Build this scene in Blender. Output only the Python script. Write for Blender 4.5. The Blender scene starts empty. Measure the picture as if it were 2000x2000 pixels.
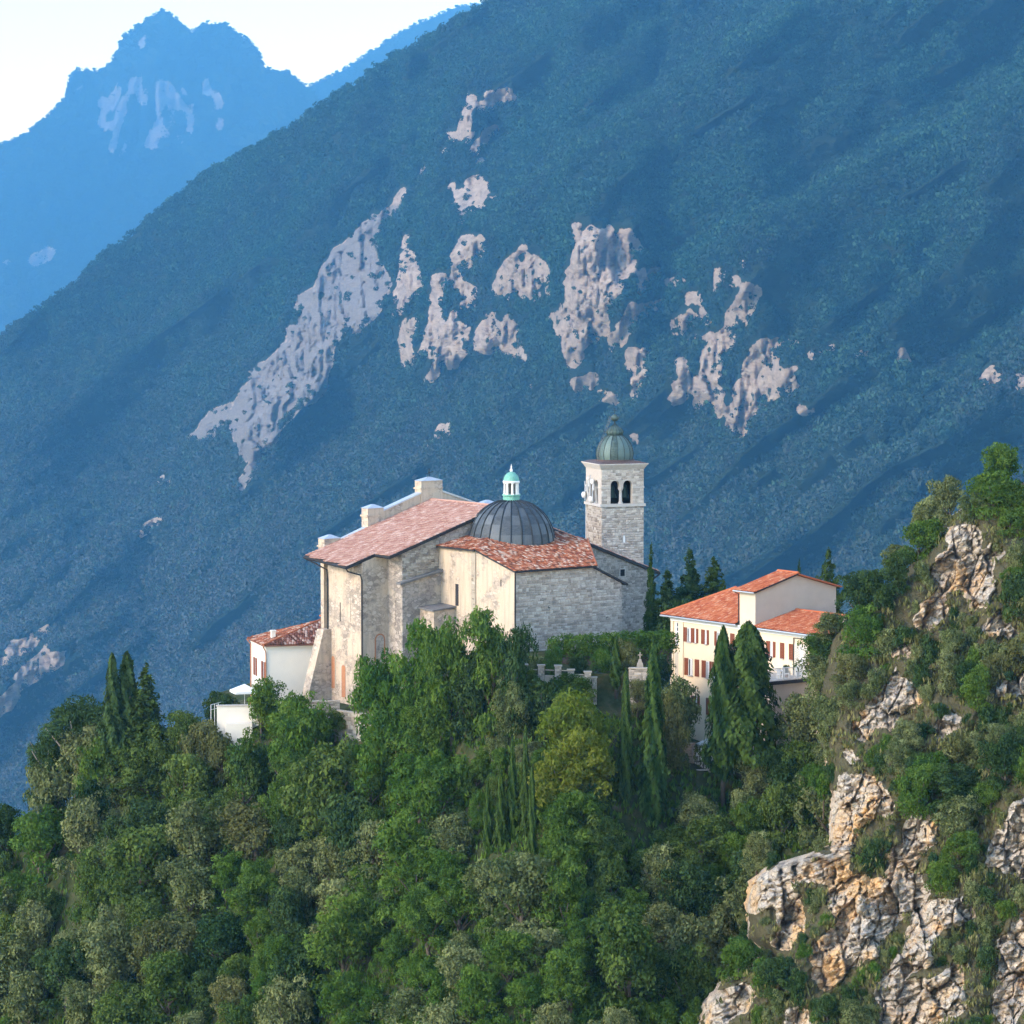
import bpy, bmesh, math, random
import numpy as np
from mathutils import Vector, Matrix

# ------------------------------------------------------------------ camera, sky, sun, exposure
scene = bpy.context.scene
random.seed(7); RNG = np.random.default_rng(7)
PITCH = math.radians(-4.3)
cam_data = bpy.data.cameras.new('camera'); cam = bpy.data.objects.new('camera', cam_data)
scene.collection.objects.link(cam); scene.camera = cam
cam_data.sensor_width = 36.0; cam_data.lens = 36.0 * 8000.0 / 2000.0
cam_data.clip_start = 1.0; cam_data.clip_end = 40000.0
cam.location = (0, 0, 0); cam.rotation_euler = (math.pi / 2 + PITCH, 0, 0)

SUN_EL, SUN_AZ = math.radians(27), (-0.86, -0.51)      # sun low on the left, a little behind the camera
world = bpy.data.worlds.new('World'); scene.world = world; world.use_nodes = True
wn = world.node_tree; bg = wn.nodes['Background']
sky = wn.nodes.new('ShaderNodeTexSky'); sky.sky_type = 'NISHITA'; sky.sun_disc = False
sky.sun_elevation = SUN_EL
sky.sun_rotation = math.atan2(SUN_AZ[0], SUN_AZ[1])
sky.altitude = 700; sky.air_density = 1.25; sky.dust_density = 0.3; sky.ozone_density = 1.0
wn.links.new(sky.outputs[0], bg.inputs[0]); bg.inputs[1].default_value = 0.15
sl = bpy.data.lights.new('sun', 'SUN'); sl.energy = 1.35; sl.angle = math.radians(18); sl.color = (1.0, 0.79, 0.58)
sun = bpy.data.objects.new('sun', sl); scene.collection.objects.link(sun)
sd = Vector((SUN_AZ[0] * math.cos(SUN_EL), SUN_AZ[1] * math.cos(SUN_EL), math.sin(SUN_EL))).normalized()
sun.rotation_euler = sd.to_track_quat('Z', 'Y').to_euler()
vs = scene.view_settings; vs.view_transform = 'Standard'; vs.look = 'None'; vs.exposure = 1.92; vs.gamma = 1.0
vs.use_curve_mapping = False
scene.render.engine = 'CYCLES'
cy = scene.cycles
cy.max_bounces = 6; cy.diffuse_bounces = 2; cy.glossy_bounces = 1; cy.transmission_bounces = 2
cy.transparent_max_bounces = 6; cy.volume_bounces = 3; cy.use_denoising = True; cy.use_adaptive_sampling = True; cy.adaptive_threshold = 0.03
cy.caustics_reflective = False; cy.caustics_refractive = False
HAZE_DENSITY = 7.6e-5
HAZE_COLOR = (0.19, 0.52, 0.84)

# ------------------------------------------------------------------ helpers
COL = scene.collection
FPX = 8000.0
FV = np.array([0, math.cos(PITCH), math.sin(PITCH)]); UV = np.array([0, -math.sin(PITCH), math.cos(PITCH)])
def at(px, py, d):
    """world point seen at a pixel of the 2000 px photograph, d metres along the camera axis"""
    px = np.asarray(px, float); py = np.asarray(py, float); d = np.asarray(d, float)
    r = FV + np.stack([(px - 1000) / FPX, 0 * px, 0 * px], -1) + ((1000 - py) / FPX)[..., None] * UV
    return r * d[..., None]
def proj(P):
    P = np.asarray(P, float); d = P @ FV
    return 1000 + FPX * P[..., 0] / d, 1000 - FPX * (P @ UV) / d

def tag(o, label=None, cat=None, group=None, kind=None):
    if label: o['label'] = label
    if cat: o['category'] = cat
    if group: o['group'] = group
    if kind: o['kind'] = kind
    return o
def empty(name, loc, rz=0.0):
    o = bpy.data.objects.new(name, None); COL.objects.link(o)
    o.location = loc; o.rotation_euler = (0, 0, rz); o.empty_display_size = 0.5
    return o
def link(name, mesh, parent=None, mat=None, loc=None, rot=None, scale=None):
    o = bpy.data.objects.new(name, mesh); COL.objects.link(o)
    if mat is not None and not mesh.materials: mesh.materials.append(mat)
    if parent is not None: o.parent = parent
    if loc is not None: o.location = loc
    if rot is not None: o.rotation_euler = rot
    if scale is not None: o.scale = scale
    return o

def np_mesh(name, verts, quads, attrs=None, smooth=False):
    """fast mesh from numpy arrays; quads (n,4) or tris (n,3); attrs {name: per-face floats}"""
    verts = np.asarray(verts, np.float32); quads = np.asarray(quads, np.int32)
    m = bpy.data.meshes.new(name); n, k = quads.shape
    m.vertices.add(len(verts)); m.vertices.foreach_set('co', verts.ravel())
    m.loops.add(n * k); m.loops.foreach_set('vertex_index', quads.ravel())
    m.polygons.add(n); m.polygons.foreach_set('loop_start', np.arange(0, n * k, k, dtype=np.int32))
    m.polygons.foreach_set('loop_total', np.full(n, k, np.int32))
    m.polygons.foreach_set('use_smooth', np.full(n, smooth, bool))
    for a, v in (attrs or {}).items():
        at_ = m.attributes.new(a, 'FLOAT', 'FACE' if len(v) == n else 'POINT')
        at_.data.foreach_set('value', np.asarray(v, np.float32))
    m.update(calc_edges=True)
    return m

class MB:
    """collects boxes, prisms, tubes and lathes into ONE mesh"""
    def __init__(s): s.v = []; s.f = []; s.r = []
    def add(s, vs_, fs, rnd=0.5):
        o = len(s.v); s.v += [tuple(map(float, q)) for q in vs_]
        s.f += [tuple(i + o for i in f) for f in fs]; s.r += [rnd] * len(fs); return s
    def box(s, x0, x1, y0, y1, z0, z1, rnd=0.5):
        return s.add([(x0,y0,z0),(x1,y0,z0),(x1,y1,z0),(x0,y1,z0),(x0,y0,z1),(x1,y0,z1),(x1,y1,z1),(x0,y1,z1)],
                     [(0,3,2,1),(4,5,6,7),(0,1,5,4),(1,2,6,5),(2,3,7,6),(3,0,4,7)], rnd)
    def frustum(s, cx, cy_, a0, b0, z0, a1, b1, z1):
        q = [(cx-a0,cy_-b0,z0),(cx+a0,cy_-b0,z0),(cx+a0,cy_+b0,z0),(cx-a0,cy_+b0,z0),
             (cx-a1,cy_-b1,z1),(cx+a1,cy_-b1,z1),(cx+a1,cy_+b1,z1),(cx-a1,cy_+b1,z1)]
        return s.add(q, [(0,3,2,1),(4,5,6,7),(0,1,5,4),(1,2,6,5),(2,3,7,6),(3,0,4,7)])
    def prism(s, poly, axis, lo, hi):
        """poly in the two other axes (x,z for axis y; x,y for axis z; y,z for axis x)"""
        def P(p, t): return {'x': (t, p[0], p[1]), 'y': (p[0], t, p[1]), 'z': (p[0], p[1], t)}[axis]
        n = len(poly); vs_ = [P(p, lo) for p in poly] + [P(p, hi) for p in poly]
        fs = [tuple(range(n)), tuple(range(2*n-1, n-1, -1))] + [(i, i+n, (i+1) % n+n, (i+1) % n) for i in range(n)]
        return s.add(vs_, fs)
    def slab(s, pts, t):
        """a plane polygon (3-D points) thickened downwards by t"""
        n = len(pts); vs_ = list(pts) + [(p[0], p[1], p[2]-t) for p in pts]
        return s.add(vs_, [tuple(range(n)), tuple(range(2*n-1, n-1, -1))] + [(i, i+n, (i+1) % n+n, (i+1) % n) for i in range(n)])
    def walls(s, pts, zb, closed=True):
        """vertical walls over plan points (x, y, ztop)"""
        n = len(pts)
        for i in range(n if closed else n-1):
            p, q = pts[i], pts[(i+1) % n]
            s.add([(p[0],p[1],zb),(q[0],q[1],zb),q,p], [(0,1,2,3)])
        return s
    def tube(s, pts, r, n=6):
        pts = [Vector(p) for p in pts]; rs = r if isinstance(r, (list, tuple)) else [r]*len(pts); rings = []
        for i, p in enumerate(pts):
            d = (pts[min(i+1, len(pts)-1)] - pts[max(i-1, 0)]).normalized()
            u = d.cross(Vector((0,0,1)) if abs(d.z) < .9 else Vector((1,0,0))).normalized(); w = d.cross(u)
            rings.append([p + (u*math.cos(6.2832*k/n) + w*math.sin(6.2832*k/n))*rs[i] for k in range(n)])
        vs_ = [v for rg in rings for v in rg]; fs = []
        for i in range(len(pts)-1):
            for k in range(n): fs.append((i*n+k, i*n+(k+1) % n, (i+1)*n+(k+1) % n, (i+1)*n+k))
        fs += [tuple(range(n-1, -1, -1)), tuple(range((len(pts)-1)*n, len(pts)*n))]
        return s.add(vs_, fs)
    def lathe(s, prof, n=24, c=(0,0), a0=0.0, a1=6.283185307):
        full = abs(a1-a0-2*math.pi) < 1e-4; m = n if full else n+1; vs_ = []
        for (r, z) in prof:
            for k in range(m):
                t = a0 + (a1-a0)*k/n; vs_.append((c[0]+r*math.cos(t), c[1]+r*math.sin(t), z))
        fs = []
        for i in range(len(prof)-1):
            for k in range(n):
                k2 = (k+1) % m if full else k+1
                fs.append((i*m+k, i*m+k2, (i+1)*m+k2, (i+1)*m+k))
        return s.add(vs_, fs)
    def mesh(s, name, mat=None, smooth=False, fix=True):
        m = bpy.data.meshes.new(name); m.from_pydata(s.v, [], s.f)
        a_ = m.attributes.new('rnd', 'FLOAT', 'FACE'); a_.data.foreach_set('value', np.asarray(s.r, np.float32))
        if fix:
            b = bmesh.new(); b.from_mesh(m); bmesh.ops.recalc_face_normals(b, faces=b.faces); b.to_mesh(m); b.free()
        if smooth: m.polygons.foreach_set('use_smooth', [True]*len(m.polygons))
        if mat: m.materials.append(mat)
        return m
    def build(s, name, mat, parent=None, smooth=False, fix=True, **kw):
        return link(name, s.mesh(name, mat, smooth, fix), parent, **kw)

# ---- value noise
def _h(x, y, seed):
    with np.errstate(over='ignore'):
        h = (x.astype(np.uint32)*np.uint32(374761393) + y.astype(np.uint32)*np.uint32(668265263) + np.uint32(seed*1013904223 & 0xffffffff))
        h = (h ^ (h >> np.uint32(13)))*np.uint32(1274126177); h = h ^ (h >> np.uint32(16))
    return h.astype(np.float64)/4294967295.0
def vnoise(x, y, seed=0):
    x = np.asarray(x, float); y = np.asarray(y, float)
    xi = np.floor(x).astype(np.int64); yi = np.floor(y).astype(np.int64); fx = x-xi; fy = y-yi
    fx = fx*fx*fx*(fx*(fx*6-15)+10); fy = fy*fy*fy*(fy*(fy*6-15)+10)
    return (_h(xi,yi,seed)*(1-fx)+_h(xi+1,yi,seed)*fx)*(1-fy)+(_h(xi,yi+1,seed)*(1-fx)+_h(xi+1,yi+1,seed)*fx)*fy
def fbm(x, y, seed=0, oct_=4, g=.5):
    a = 1.0; t = 0; n = 0
    for i in range(oct_):
        t = t + a*(vnoise(x*2**i, y*2**i, seed+i*17)-.5)*2; n += a; a *= g
    return t/n
def worley(x, y, seed=0):
    """cell noise: a tilted facet per cell, gap to the next cell, a random value per cell"""
    x = np.asarray(x, float); y = np.asarray(y, float); xi = np.floor(x).astype(np.int64); yi = np.floor(y).astype(np.int64)
    f1 = np.full(x.shape, 9.); f2 = np.full(x.shape, 9.); cid = np.zeros(x.shape); tilt = np.zeros(x.shape)
    for dx in (-1,0,1):
        for dy in (-1,0,1):
            a, b = xi+dx, yi+dy; ex = a+_h(a,b,seed)-x; ey = b+_h(a,b,seed+7)-y; d = np.hypot(ex, ey); c = _h(a,b,seed+13)
            n = d < f1; tilt = np.where(n, (_h(a,b,seed+17)-.5)*ex+(_h(a,b,seed+19)-.5)*ey, tilt); f2 = np.where(n, f1, np.minimum(f2, d)); cid = np.where(n, c, cid); f1 = np.where(n, d, f1)
    return tilt, f2-f1, cid
def inside(px, py, poly):
    r = np.zeros(np.shape(px), bool); n = len(poly)
    for i in range(n):
        x0, y0 = poly[i]; x1, y1 = poly[(i+1) % n]
        if y0 == y1: continue
        r ^= ((y0 > py) != (y1 > py)) & (px < (x1-x0)*(py-y0)/(y1-y0)+x0)
    return r
def blur(a, k, axis):
    if k < 1: return a
    p = [(0,0),(0,0)]; p[axis] = (k,k); c = np.cumsum(np.pad(a, p, mode='edge'), axis); n = 2*k+1
    c = np.concatenate([np.zeros_like(np.take(c,[0],axis)), c], axis); L = a.shape[axis]
    return (np.take(c, range(n, n+L), axis)-np.take(c, range(0, L), axis))/n

# ---- materials
class NT:
    def __init__(s, name):
        s.m = bpy.data.materials.new(name); s.m.use_nodes = True; s.t = s.m.node_tree; s.t.nodes.clear()
        s.out = s.n('ShaderNodeOutputMaterial')
    def n(s, typ, **kw):
        q = s.t.nodes.new(typ)
        for k, v in kw.items(): setattr(q, k, v)
        return q
    def l(s, a, b): s.t.links.new(a, b)
    def coord(s, scale=(1,1,1)):
        tc = s.n('ShaderNodeTexCoord'); mp = s.n('ShaderNodeMapping'); mp.inputs['Scale'].default_value = scale
        s.l(tc.outputs['Object'], mp.inputs[0]); return mp.outputs[0]
    def noise(s, co, scale, detail=4, rough=.6):
        q = s.n('ShaderNodeTexNoise'); q.inputs['Scale'].default_value = scale; q.inputs['Detail'].default_value = detail
        q.inputs['Roughness'].default_value = rough; s.l(co, q.inputs['Vector']); return q.outputs['Fac']
    def ramp(s, fac, stops, interp='LINEAR'):
        q = s.n('ShaderNodeValToRGB'); q.color_ramp.interpolation = interp; e = q.color_ramp.elements
        while len(e) < len(stops): e.new(.5)
        for el, (p, c) in zip(e, stops): el.position = p; el.color = (*c, 1) if not isinstance(c, (int, float)) else (c, c, c, 1)
        s.l(fac, q.inputs[0]); return q.outputs[0]
    def mix(s, fac, a, b, mode='MIX'):
        q = s.n('ShaderNodeMix', data_type='RGBA', blend_type=mode)
        for i, v in ((0, fac), (6, a), (7, b)):
            if isinstance(v, (int, float)): q.inputs[i].default_value = v if i == 0 else (v, v, v, 1)
            elif isinstance(v, tuple): q.inputs[i].default_value = (*v, 1)
            else: s.l(v, q.inputs[i])
        return q.outputs[2]
    def math(s, op, a, b=0.0):
        q = s.n('ShaderNodeMath', operation=op)
        for i, v in ((0, a), (1, b)):
            if isinstance(v, (int, float)): q.inputs[i].default_value = v
            else: s.l(v, q.inputs[i])
        return q.outputs[0]
    def attr(s, name): return s.n('ShaderNodeAttribute', attribute_name=name).outputs['Fac']
    def rand(s): return s.n('ShaderNodeObjectInfo').outputs['Random']
    def bump(s, h, strength=.4, dist=.05):
        q = s.n('ShaderNodeBump'); q.inputs['Strength'].default_value = strength; q.inputs['Distance'].default_value = dist
        s.l(h, q.inputs['Height']); return q.outputs[0]
    def surf(s, color, rough=.85, normal=None, metal=0.0, spec=.25):
        p = s.n('ShaderNodeBsdfPrincipled')
        if isinstance(color, tuple): p.inputs['Base Color'].default_value = (*color, 1)
        else: s.l(color, p.inputs['Base Color'])
        p.inputs['Roughness'].default_value = rough; p.inputs['Metallic'].default_value = metal
        p.inputs['Specular IOR Level'].default_value = spec
        if normal is not None: s.l(normal, p.inputs['Normal'])
        s.l(p.outputs[0], s.out.inputs[0]); return s.m

def mat_flat(name, col, var=.12, scale=3.0, rough=.8, metal=0.0, bump=.0):
    t = NT(name); co = t.coord(); n = t.noise(co, scale, 5)
    c = t.mix(t.math('MULTIPLY', n, 1.0), tuple(x*(1-var*2) for x in col), tuple(min(1, x*(1+var*1.2)) for x in col))
    return t.surf(c, rough, t.bump(t.noise(co, scale*6, 3), bump, .03) if bump else None, metal)
def mat_plaster(name, col, stone, amount, dirt=(.30,.26,.21)):
    """old lime plaster with rubble showing through where it has fallen off"""
    t = NT(name); co = t.coord()
    vo = t.n('ShaderNodeTexVoronoi', feature='DISTANCE_TO_EDGE'); mp = t.coord((1.9,1.9,3.2)); vo.inputs['Scale'].default_value = 1.0
    wob = t.noise(co, 1.5, 3); add = t.n('ShaderNodeVectorMath', operation='ADD'); t.l(mp, add.inputs[0]); t.l(wob, add.inputs[1]); t.l(add.outputs[0], vo.inputs['Vector'])
    vc = t.n('ShaderNodeTexVoronoi'); vc.inputs['Scale'].default_value = 1.0; t.l(add.outputs[0], vc.inputs['Vector'])
    joint = t.ramp(vo.outputs['Distance'], [(0.0,0.0),(.09,1.0)])
    sep = t.n('ShaderNodeSeparateColor'); t.l(vc.outputs['Color'], sep.inputs[0])
    sc = t.mix(sep.outputs[0], tuple(x*.62 for x in stone), tuple(min(1,x*1.3) for x in stone))
    sc = t.mix(joint, tuple(x*.55 for x in stone), sc)
    pc = t.mix(t.noise(co, .55, 6, .65), tuple(x*.80 for x in col), tuple(min(1,x*1.1) for x in col))
    streak = t.noise(t.coord((1.6,1.6,.14)), 1.3, 5, .65)
    pc = t.mix(t.ramp(streak, [(.46,0.0),(.74,.72)]), pc, dirt)
    pc = t.mix(t.ramp(t.noise(co, 4.5, 4), [(.56,0.0),(.75,.45)]), pc, tuple(x*.72 for x in col))
    msk = t.ramp(t.noise(co, .42, 6, .72), [(amount-.05,1.0),(amount+.07,0.0)])
    c = t.mix(msk, pc, sc)
    hgt = t.mix(msk, t.noise(co, 7, 4), joint)
    return t.surf(c, .95, t.bump(hgt, .55, .05), spec=.1)
def mat_stone(name, lo, mid, hi, lichen=(.16,.15,.12)):
    t = NT(name); co = t.coord(); r = t.attr('rnd')
    c = t.ramp(r, [(0,lo),(.5,mid),(1,hi)])
    c = t.mix(t.ramp(t.noise(co, 2.2, 6, .7), [(.5,0.0),(.8,.7)]), c, lichen)
    c = t.mix(t.noise(co, 9, 4), t.mix(.5, c, 0.0), c)
    return t.surf(c, .95, t.bump(t.noise(co, 10, 5), .5, .04), spec=.1)
def mat_tile(name, stops, lichen, lamt=.6):
    t = NT(name); co = t.coord(); r = t.attr('rnd')
    c = t.ramp(r, stops)
    c = t.mix(t.ramp(t.noise(co, .9, 6, .75), [(lamt,0.0),(min(.99,lamt+.18),.8)]), c, lichen)
    c = t.mix(t.noise(co, 12, 3), t.mix(.35, c, 0.0), c)
    return t.surf(c, .9, None, spec=.15)
def mat_leaf(name, a, b, c3, trans=.3, far=None):
    """leaf colour: b and c3 are the two ends between trees, a the darker leaves"""
    t = NT(name); r = t.attr('rnd'); lob = t.attr('lob'); o = t.rand()
    base = t.mix(o, b, c3)
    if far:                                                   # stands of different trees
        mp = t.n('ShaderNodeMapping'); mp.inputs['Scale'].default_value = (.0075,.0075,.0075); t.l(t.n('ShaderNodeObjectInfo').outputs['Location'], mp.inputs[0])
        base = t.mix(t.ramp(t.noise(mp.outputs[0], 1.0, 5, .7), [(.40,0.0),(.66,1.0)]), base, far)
        sp = t.n('ShaderNodeSeparateXYZ'); t.l(t.n('ShaderNodeObjectInfo').outputs['Location'], sp.inputs[0])       # valley haze painted into the leaf colour, paler down the lower slopes
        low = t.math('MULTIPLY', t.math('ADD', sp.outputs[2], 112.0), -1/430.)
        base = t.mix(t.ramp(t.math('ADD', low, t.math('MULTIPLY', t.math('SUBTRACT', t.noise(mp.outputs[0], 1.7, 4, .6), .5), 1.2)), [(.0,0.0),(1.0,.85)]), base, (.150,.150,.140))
    col = t.mix(t.ramp(r, [(0,0.0),(.55,.75),(1,1.0)]), a, base)
    col = t.mix(t.ramp(lob, [(.55,0.0),(1,.55)]), col, tuple(min(1,x*1.55) for x in c3))
    d = t.n('ShaderNodeBsdfDiffuse'); tr = t.n('ShaderNodeBsdfTranslucent'); mx = t.n('ShaderNodeMixShader')
    t.l(col, d.inputs[0]); t.l(t.mix(.5, col, (b[0]*1.3, b[1]*1.4, b[2]*.6)), tr.inputs[0]); mx.inputs[0].default_value = trans
    t.l(d.outputs[0], mx.inputs[1]); t.l(tr.outputs[0], mx.inputs[2]); t.l(mx.outputs[0], t.out.inputs[0])
    return t.m

M = {}
M['cream'] = mat_plaster('cream_plaster', (.56,.44,.335), (.41,.34,.28), .485)
M['cream_clean'] = mat_plaster('pale_plaster', (.57,.455,.345), (.43,.36,.30), .44)
M['buff'] = mat_plaster('buff_rubble_plaster', (.47,.40,.33), (.34,.30,.27), .53)
M['mortar'] = mat_flat('grey_mortar', (.46,.405,.355), .15, 4, .95, bump=.4)
M['mortar_warm'] = mat_flat('warm_mortar', (.40,.34,.27), .15, 4, .95, bump=.4)
M['stone_grey'] = mat_stone('grey_limestone', (.40,.345,.295), (.63,.55,.475), (.78,.70,.61))
M['stone_warm'] = mat_stone('warm_limestone', (.28,.235,.19), (.46,.395,.32), (.62,.56,.47))
M['stone_dark'] = mat_stone('dark_limestone', (.28,.245,.21), (.45,.395,.345), (.60,.53,.465))
M['trim'] = mat_flat('dressed_limestone', (.50,.46,.42), .14, 3, .9, bump=.3)
M['brick'] = mat_flat('old_brick', (.42,.19,.10), .25, 6, .95, bump=.4)
M['tile_pink'] = mat_tile('pink_roof_tile', [(0,(.42,.20,.145)),(.45,(.53,.30,.23)),(.8,(.60,.36,.28)),(1,(.71,.52,.43))], (.42,.26,.20), .64)
M['tile_old'] = mat_tile('old_roof_tile', [(0,(.15,.055,.035)),(.35,(.36,.105,.05)),(.7,(.50,.19,.10)),(.88,(.60,.40,.29)),(1,(.64,.52,.42))], (.10,.07,.055), .53)
M['tile_red'] = mat_tile('red_roof_tile', [(0,(.42,.10,.045)),(.5,(.56,.165,.07)),(.85,(.62,.24,.12)),(1,(.68,.38,.24))], (.34,.13,.08), .70)
M['tile_brown'] = mat_tile('brown_roof_tile', [(0,(.10,.045,.035)),(.4,(.21,.085,.06)),(.7,(.36,.17,.125)),(1,(.58,.46,.40))], (.06,.045,.04), .55)
M['fascia'] = mat_flat('dark_fascia', (.035,.032,.034), .2, 3, .7)
M['zinc'] = mat_flat('zinc_flashing', (.55,.57,.60), .1, 3, .45, .5)
M['slate'] = mat_flat('grey_slate', (.17,.165,.165), .2, 3, .8, bump=.3)
M['iron'] = mat_flat('dark_iron', (.025,.024,.025), .2, 5, .6)
M['dark'] = mat_flat('dark_interior', (.012,.013,.015), .2, 2, .9)
M['white'] = mat_flat('white_paint', (.78,.77,.75), .06, 2, .6)
M['whitewash'] = mat_flat('white_render', (.74,.68,.60), .05, .7, .9)
M['yellow'] = mat_flat('yellow_render', (.82,.655,.455), .06, .6, .9)
M['beige'] = mat_flat('beige_render', (.58,.50,.40), .09, .8, .95, bump=.2)
M['pinkish'] = mat_flat('pink_beige_render', (.55,.45,.37), .1, .8, .95, bump=.2)
M['shutter'] = mat_flat('brown_shutter', (.22,.065,.03), .18, 4, .6)
M['glass'] = mat_flat('window_glass', (.05,.055,.06), .2, 1, .12)
M['curtain'] = mat_flat('white_curtain', (.62,.60,.58), .08, 3, .9)
M['bark'] = mat_flat('bark', (.11,.085,.065), .3, 6, .95, bump=.5)
M['pale_bark'] = mat_flat('pale_bark', (.26,.23,.19), .3, 6, .95, bump=.5)
M['bronze'] = mat_flat('bell_bronze', (.035,.055,.045), .3, 4, .5, .5)
def mat_lead(name, c0, c1, c2):
    t = NT(name); co = t.coord(); o = t.rand()
    c = t.ramp(o, [(0,c0),(.55,c1),(1,c2)])
    c = t.mix(t.ramp(t.noise(t.coord((1,1,2.4)), 1.6, 6, .7), [(.42,0.0),(.75,.75)]), c, c2)
    c = t.mix(t.ramp(t.noise(t.coord((5,5,.4)), 1.5, 4, .6), [(.5,0.0),(.8,.5)]), c, c0)
    return t.surf(c, .62, None, 0.15, .35)
M['lead'] = mat_lead('dark_lead_sheet', (.028,.036,.046), (.052,.064,.076), (.11,.125,.138))
M['lead_rib'] = mat_flat('lead_rib', (.026,.032,.038), .2, 5, .6)
M['copper'] = mat_lead('green_copper', (.024,.042,.040), (.060,.098,.092), (.125,.180,.166))
M['copper_rib'] = mat_flat('copper_rib', (.035,.055,.055), .2, 5, .6)
M['verdigris'] = mat_lead('bright_verdigris', (.05,.20,.16), (.12,.34,.27), (.26,.48,.40))
M['rust'] = mat_flat('rusty_copper', (.115,.075,.068), .25, 3, .7)
# ------------------------------------------------------------------ foliage prototypes
def leaf_quads(P, N, L, Wd, up=None, rng=RNG):
    """one quad per leaf: centre P, normal N, half length L, half width Wd"""
    n = len(P); N = N/np.maximum(np.linalg.norm(N, axis=1, keepdims=True), 1e-6)
    ref = rng.normal(size=(n,3)) if up is None else up + rng.normal(size=(n,3))*.25
    U = np.cross(N, ref); U /= np.maximum(np.linalg.norm(U, axis=1, keepdims=True), 1e-6); V = np.cross(U, N)
    L = L[:,None]; Wd = Wd[:,None]
    v = np.stack([P-V*L, P+U*Wd-V*L*.1, P+V*L, P-U*Wd-V*L*.1], 1).reshape(-1,3)
    return v, np.arange(4*n, dtype=np.int32).reshape(-1,4)
def rdir(n, rng=RNG):
    d = rng.normal(size=(n,3)); return d/np.linalg.norm(d, axis=1, keepdims=True)
def lobed(name, lobes, per, lsize, aspect=.6, squash=.85, seed=0, droop=0.0):
    """foliage made of many leaf clumps: lobes = [(centre, radius)]"""
    rng = np.random.default_rng(seed); Ps, Ns, rn, lb, S = [], [], [], [], []
    for c, r in lobes:
        k = int(per*r*r*rng.uniform(.8,1.2)); d = rdir(k, rng)
        d[:,2] = np.where((d[:,2] < -.2) & (rng.random(k) < .6), -d[:,2], d[:,2])
        rr = r*(.55+.5*rng.random(k)**.6)*(1+.18*np.sin(5*d[:,0]+seed)*np.cos(4*d[:,1]+c[0]))
        p = np.array(c)+d*rr[:,None]*np.array([1,1,squash]); p[:,2] -= droop*rr*rng.random(k)
        Ps.append(p); Ns.append(d*.9+rng.normal(size=(k,3))*.55+np.array([0,0,.25]))
        rn.append(rng.random(k)); lb.append(np.full(k, rng.random())); S.append(rng.uniform(lsize[0], lsize[1], k))
    P = np.concatenate(Ps); N = np.concatenate(Ns); S = np.concatenate(S)
    v, q = leaf_quads(P, N, S*.5, S*.5*aspect, rng=rng)
    return np_mesh(name, v, q, {'rnd': np.concatenate(rn), 'lob': np.concatenate(lb)})
def oak_lobes(R, H, zc, n, rl, seed):
    rng = np.random.default_rng(seed); out = []; ms = []
    for i in range(5):                                        # several limbs carry their own masses of foliage
        d = rdir(1, rng)[0]; f = rng.uniform(.25,.62); ms.append((np.array([d[0]*R*f, d[1]*R*f, zc+d[2]*H*f*.9]), rng.uniform(.42,.72)))
    for i in range(n):
        c, k = ms[i % 5]; d = rdir(1, rng)[0]
        if d[2] < -.6: d[2] = -d[2]
        f = rng.uniform(.6, 1.08); out.append(((c[0]+d[0]*R*k*f, c[1]+d[1]*R*k*f, c[2]+d[2]*H*k*f), rng.uniform(rl[0]*.7, rl[1])))
    out += [((rng.uniform(-.75,.75)*R, rng.uniform(-.75,.75)*R, rng.uniform(.08,.3)*zc), rl[1]*.95) for _ in range(8)]
    out += [((rng.uniform(-.3,.3)*R, rng.uniform(-.3,.3)*R, zc+rng.uniform(-.3,.4)*H), rl[1]*1.1) for _ in range(5)]
    return out
def cypress_mesh(name, seed, R=.62, H=8.5, n=5200):
    rng = np.random.default_rng(seed); t = rng.random(n)**.85; z = t*H
    prof = R*np.clip(np.minimum(t/.10, 1), .25, 1)*np.clip(1-t, 0, 1)**.55*(1+.12*np.sin(9*t+seed))
    th = rng.random(n)*6.2832; flame = 1+.24*np.sin(th*5+z*1.7+seed)+.16*np.sin(th*3-z*2.9)+.12*np.sin(th*9+z*4.1)
    r = prof*flame*(.72+.34*rng.random(n))
    P = np.stack([r*np.cos(th), r*np.sin(th), z+rng.normal(size=n)*.05], 1)
    N = np.stack([np.cos(th), np.sin(th), .35+0*th], 1)+rng.normal(size=(n,3))*.35
    S = rng.uniform(.22,.46,n)
    v, q = leaf_quads(P, N, S*.5, S*.17, up=np.tile([0,0,1.0],(n,1)), rng=rng)
    # leaf long axis follows the upright shoot
    return np_mesh(name, v, q, {'rnd': rng.random(n), 'lob': (np.sin(th*5+z*1.7+seed)*.5+.5)})
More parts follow.
